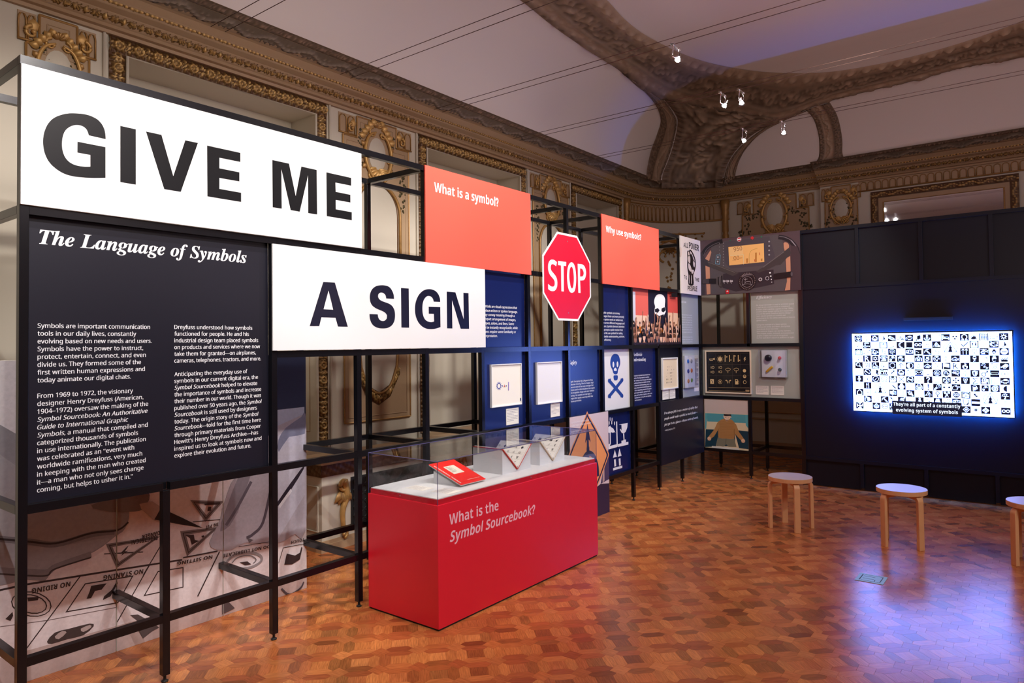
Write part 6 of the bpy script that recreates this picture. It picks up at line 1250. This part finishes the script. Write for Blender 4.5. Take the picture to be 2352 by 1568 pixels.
AP = ArcPlane(); mb = MB()
tubeP(mb, AP, [(-.55, 3.36), (.55, 3.36)], .012, .02, sm=8)
for k in (-1, 1):
    cscroll(mb, AP, k*.15, 3.25, .12, PI/2, PI/2-k*5, .018); tubeP(mb, AP, [(k*.08, 3.10), (k*.25, 3.02), (k*.40, 3.08), (k*.50, 3.22)], .016, .02); cscroll(mb, AP, k*.10, 3.02, .10, -PI/2, -PI/2+k*5, .016)
    for x in (.28, .45, .55):
        for i in range(12): leaf(mb, AP, k*x+random.uniform(-.02, .02), 3.34-.045*i, .05, random.uniform(0, 6.28), .02, GD2)
    for i in range(10): leaf(mb, AP, k*(.1+.04*i), 3.12-.10*math.sin(PI*i/10), .06, random.uniform(0, 6.28), .02, GD)
for i in range(9): leaf(mb, AP, 0, 3.24, .16, (i-4)*.4+PI/2, .04, GD, .15)
for i in range(9): leaf(mb, AP, 0, 3.16, .13, (i-4)*.4-PI/2, .04, GD2, .15)
for i in range(14): leaf(mb, AP, random.uniform(-.03, .03), 2.95-.045*i, .06, random.uniform(0, 6.28), .02, GD2)
mb.build('gilded_arabesque', M_GOLD, wall_corner)
for t_ in (.03, .97):
    mb = MB(); x, y, _ = arcP(t_, 0, .03)
    mb.lathe((x, y, 0), [(.02, 3.12), (.045, 3.18), (.05, 3.3), (.035, 3.33), (.05, 3.36), (.045, 3.60), (.06, 3.64), (.05, 3.68), (.065, 3.74), (.075, 3.84)], 14, GD2); mb.build('gilded_column', M_GOLD, wall_corner, smooth=True)
# right wall arched panel between corner and bay
def rw(u, v): return RW.px(u, v)
a0 = rw(1705, 480)[0]; a1 = rw(1858, 470)[0]; ac = (a0+a1)/2; w_ = a1-a0
mb = MB(); mb.prism(RW, stepped(a0, a1, .6, 3.80, w_*.18, .22), 0, .01); mb.build('pier_panel', M_WALL2, wall_right)
moulding('panel_moulding', RW, stepped(a0, a1, .6, 3.80, w_*.18, .22), .018, .024, M_GOLD, wall_right, col=GD2)
bracket(RW, a0-.08, 3.60, w_*.22, .19, 1, wall_right); bracket(RW, a1-w_*.14, 3.60, w_*.22, .19, -1, wall_right)
cartouche(RW, ac, 3.50, .62, wall_right)
mb = MB()
for k in (-1, 1):
    swag(mb, RW, ac+k*.16, 3.62, .26, 40+k, None, .07, -PI/2+k*1.1); swag(mb, RW, ac+k*.40, 3.62, .34, 44+k, None, .07); swag(mb, RW, ac+k*.47, 3.35, .40, 50+k, None, .10)
mb.build('leaf_garland', M_GLEAF, wall_right)
ra = w_*.36; out = [(ac-ra, 1.0)]+[(ac-ra*math.cos(q_), 2.98+ra*.85*math.sin(q_)) for q_ in [PI*j/16 for j in range(17)]]+[(ac+ra, 1.0)]
mb = MB(); mb.tube([RW.w(*p, .022) for p in out], .022, 6, GD2); mb.tube([RW.w(ac+(p[0]-ac)*.88, 2.98+(p[1]-2.98)*.88, .018) for p in out], .008, 5, GDK); mb.build('arch_moulding', M_GOLD, wall_right, smooth=True)
mb = MB(); mb.prism(RW, out, .008, .013); mb.build('arch_field', M_WALL, wall_right)
# bay: narrow pier, frieze, mirror
a0 = BW.px(1892, 470)[0]; a1 = BW.px(1970, 470)[0]; pier(BW, a0+.02, a1, 1.2, 3.80, wall_right, .46, seed=60, lower=False)
PB_ = BW; am0 = BW.px(2000, 443)[0]; am1 = BW.px(2340, 395)[0]; bm1 = 3.655
mb = MB(); x = am0-.12
while x < 4.6:
    pts = [(x, bm1+.04), (x, bm1+.12)]+[(x+.035-.035*math.cos(q_), bm1+.12+.03*math.sin(q_)) for q_ in [PI*j/5 for j in range(1, 5)]]+[(x+.07, bm1+.12), (x+.07, bm1+.04)]; MB().tube([BW.w(*p, .012) for p in pts], .005, 4, GD2).build('frieze_arch', M_GOLD, wall_right, smooth=True); x += .088
mb.tube([BW.w(am0-.15, bm1+.03, .012), BW.w(6.2, bm1+.03, .012)], .010, 5, GD2); mb.build('frieze_moulding', M_GOLD, wall_right, smooth=True)
mb = MB(); mb.prism(BW, rect(am0-.15, 6.2, bm1+.03, 3.83), 0, .005); mb.build('frieze_field', M_WALL2, wall_right)
t = thing('wall_mirror', 'large gold framed mirror above the dark partition', 'mirror', (XB-.02, -(am0+am1)/2, 1.0))
y = XB-.006
def bp_(a_, b_, h=.02): return tuple(BW.w(a_, b_, h))
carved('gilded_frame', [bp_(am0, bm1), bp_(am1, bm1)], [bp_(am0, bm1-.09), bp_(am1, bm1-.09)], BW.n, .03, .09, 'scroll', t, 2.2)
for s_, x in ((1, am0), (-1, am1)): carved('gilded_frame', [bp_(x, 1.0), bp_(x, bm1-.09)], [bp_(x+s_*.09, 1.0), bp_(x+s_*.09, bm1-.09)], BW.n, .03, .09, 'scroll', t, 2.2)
mb = MB()
for r in ((am0+.09, am0+.15, 1.0, bm1-.09), (am1-.15, am1-.09, 1.0, bm1-.09), (am0+.15, am1-.15, bm1-.15, bm1-.09)): mb.prism(BW, rect(*r), .0, .012)
mb.build('inner_fillet', M_WALL2, t); mb = MB(); mb.tube([BW.w(*p, .012) for p in [(am0+.15, 1.0), (am0+.15, bm1-.15), (am1-.15, bm1-.15), (am1-.15, 1.0)]], .010, 6, GD2); mb.build('gilded_bead', M_GOLD, t)
mb = MB(); mb.prism(BW, rect(am0+.15, am1-.15, 1.0, bm1-.15), .001, .006); mb.build('mirror_glass', M_MIRROR, t)
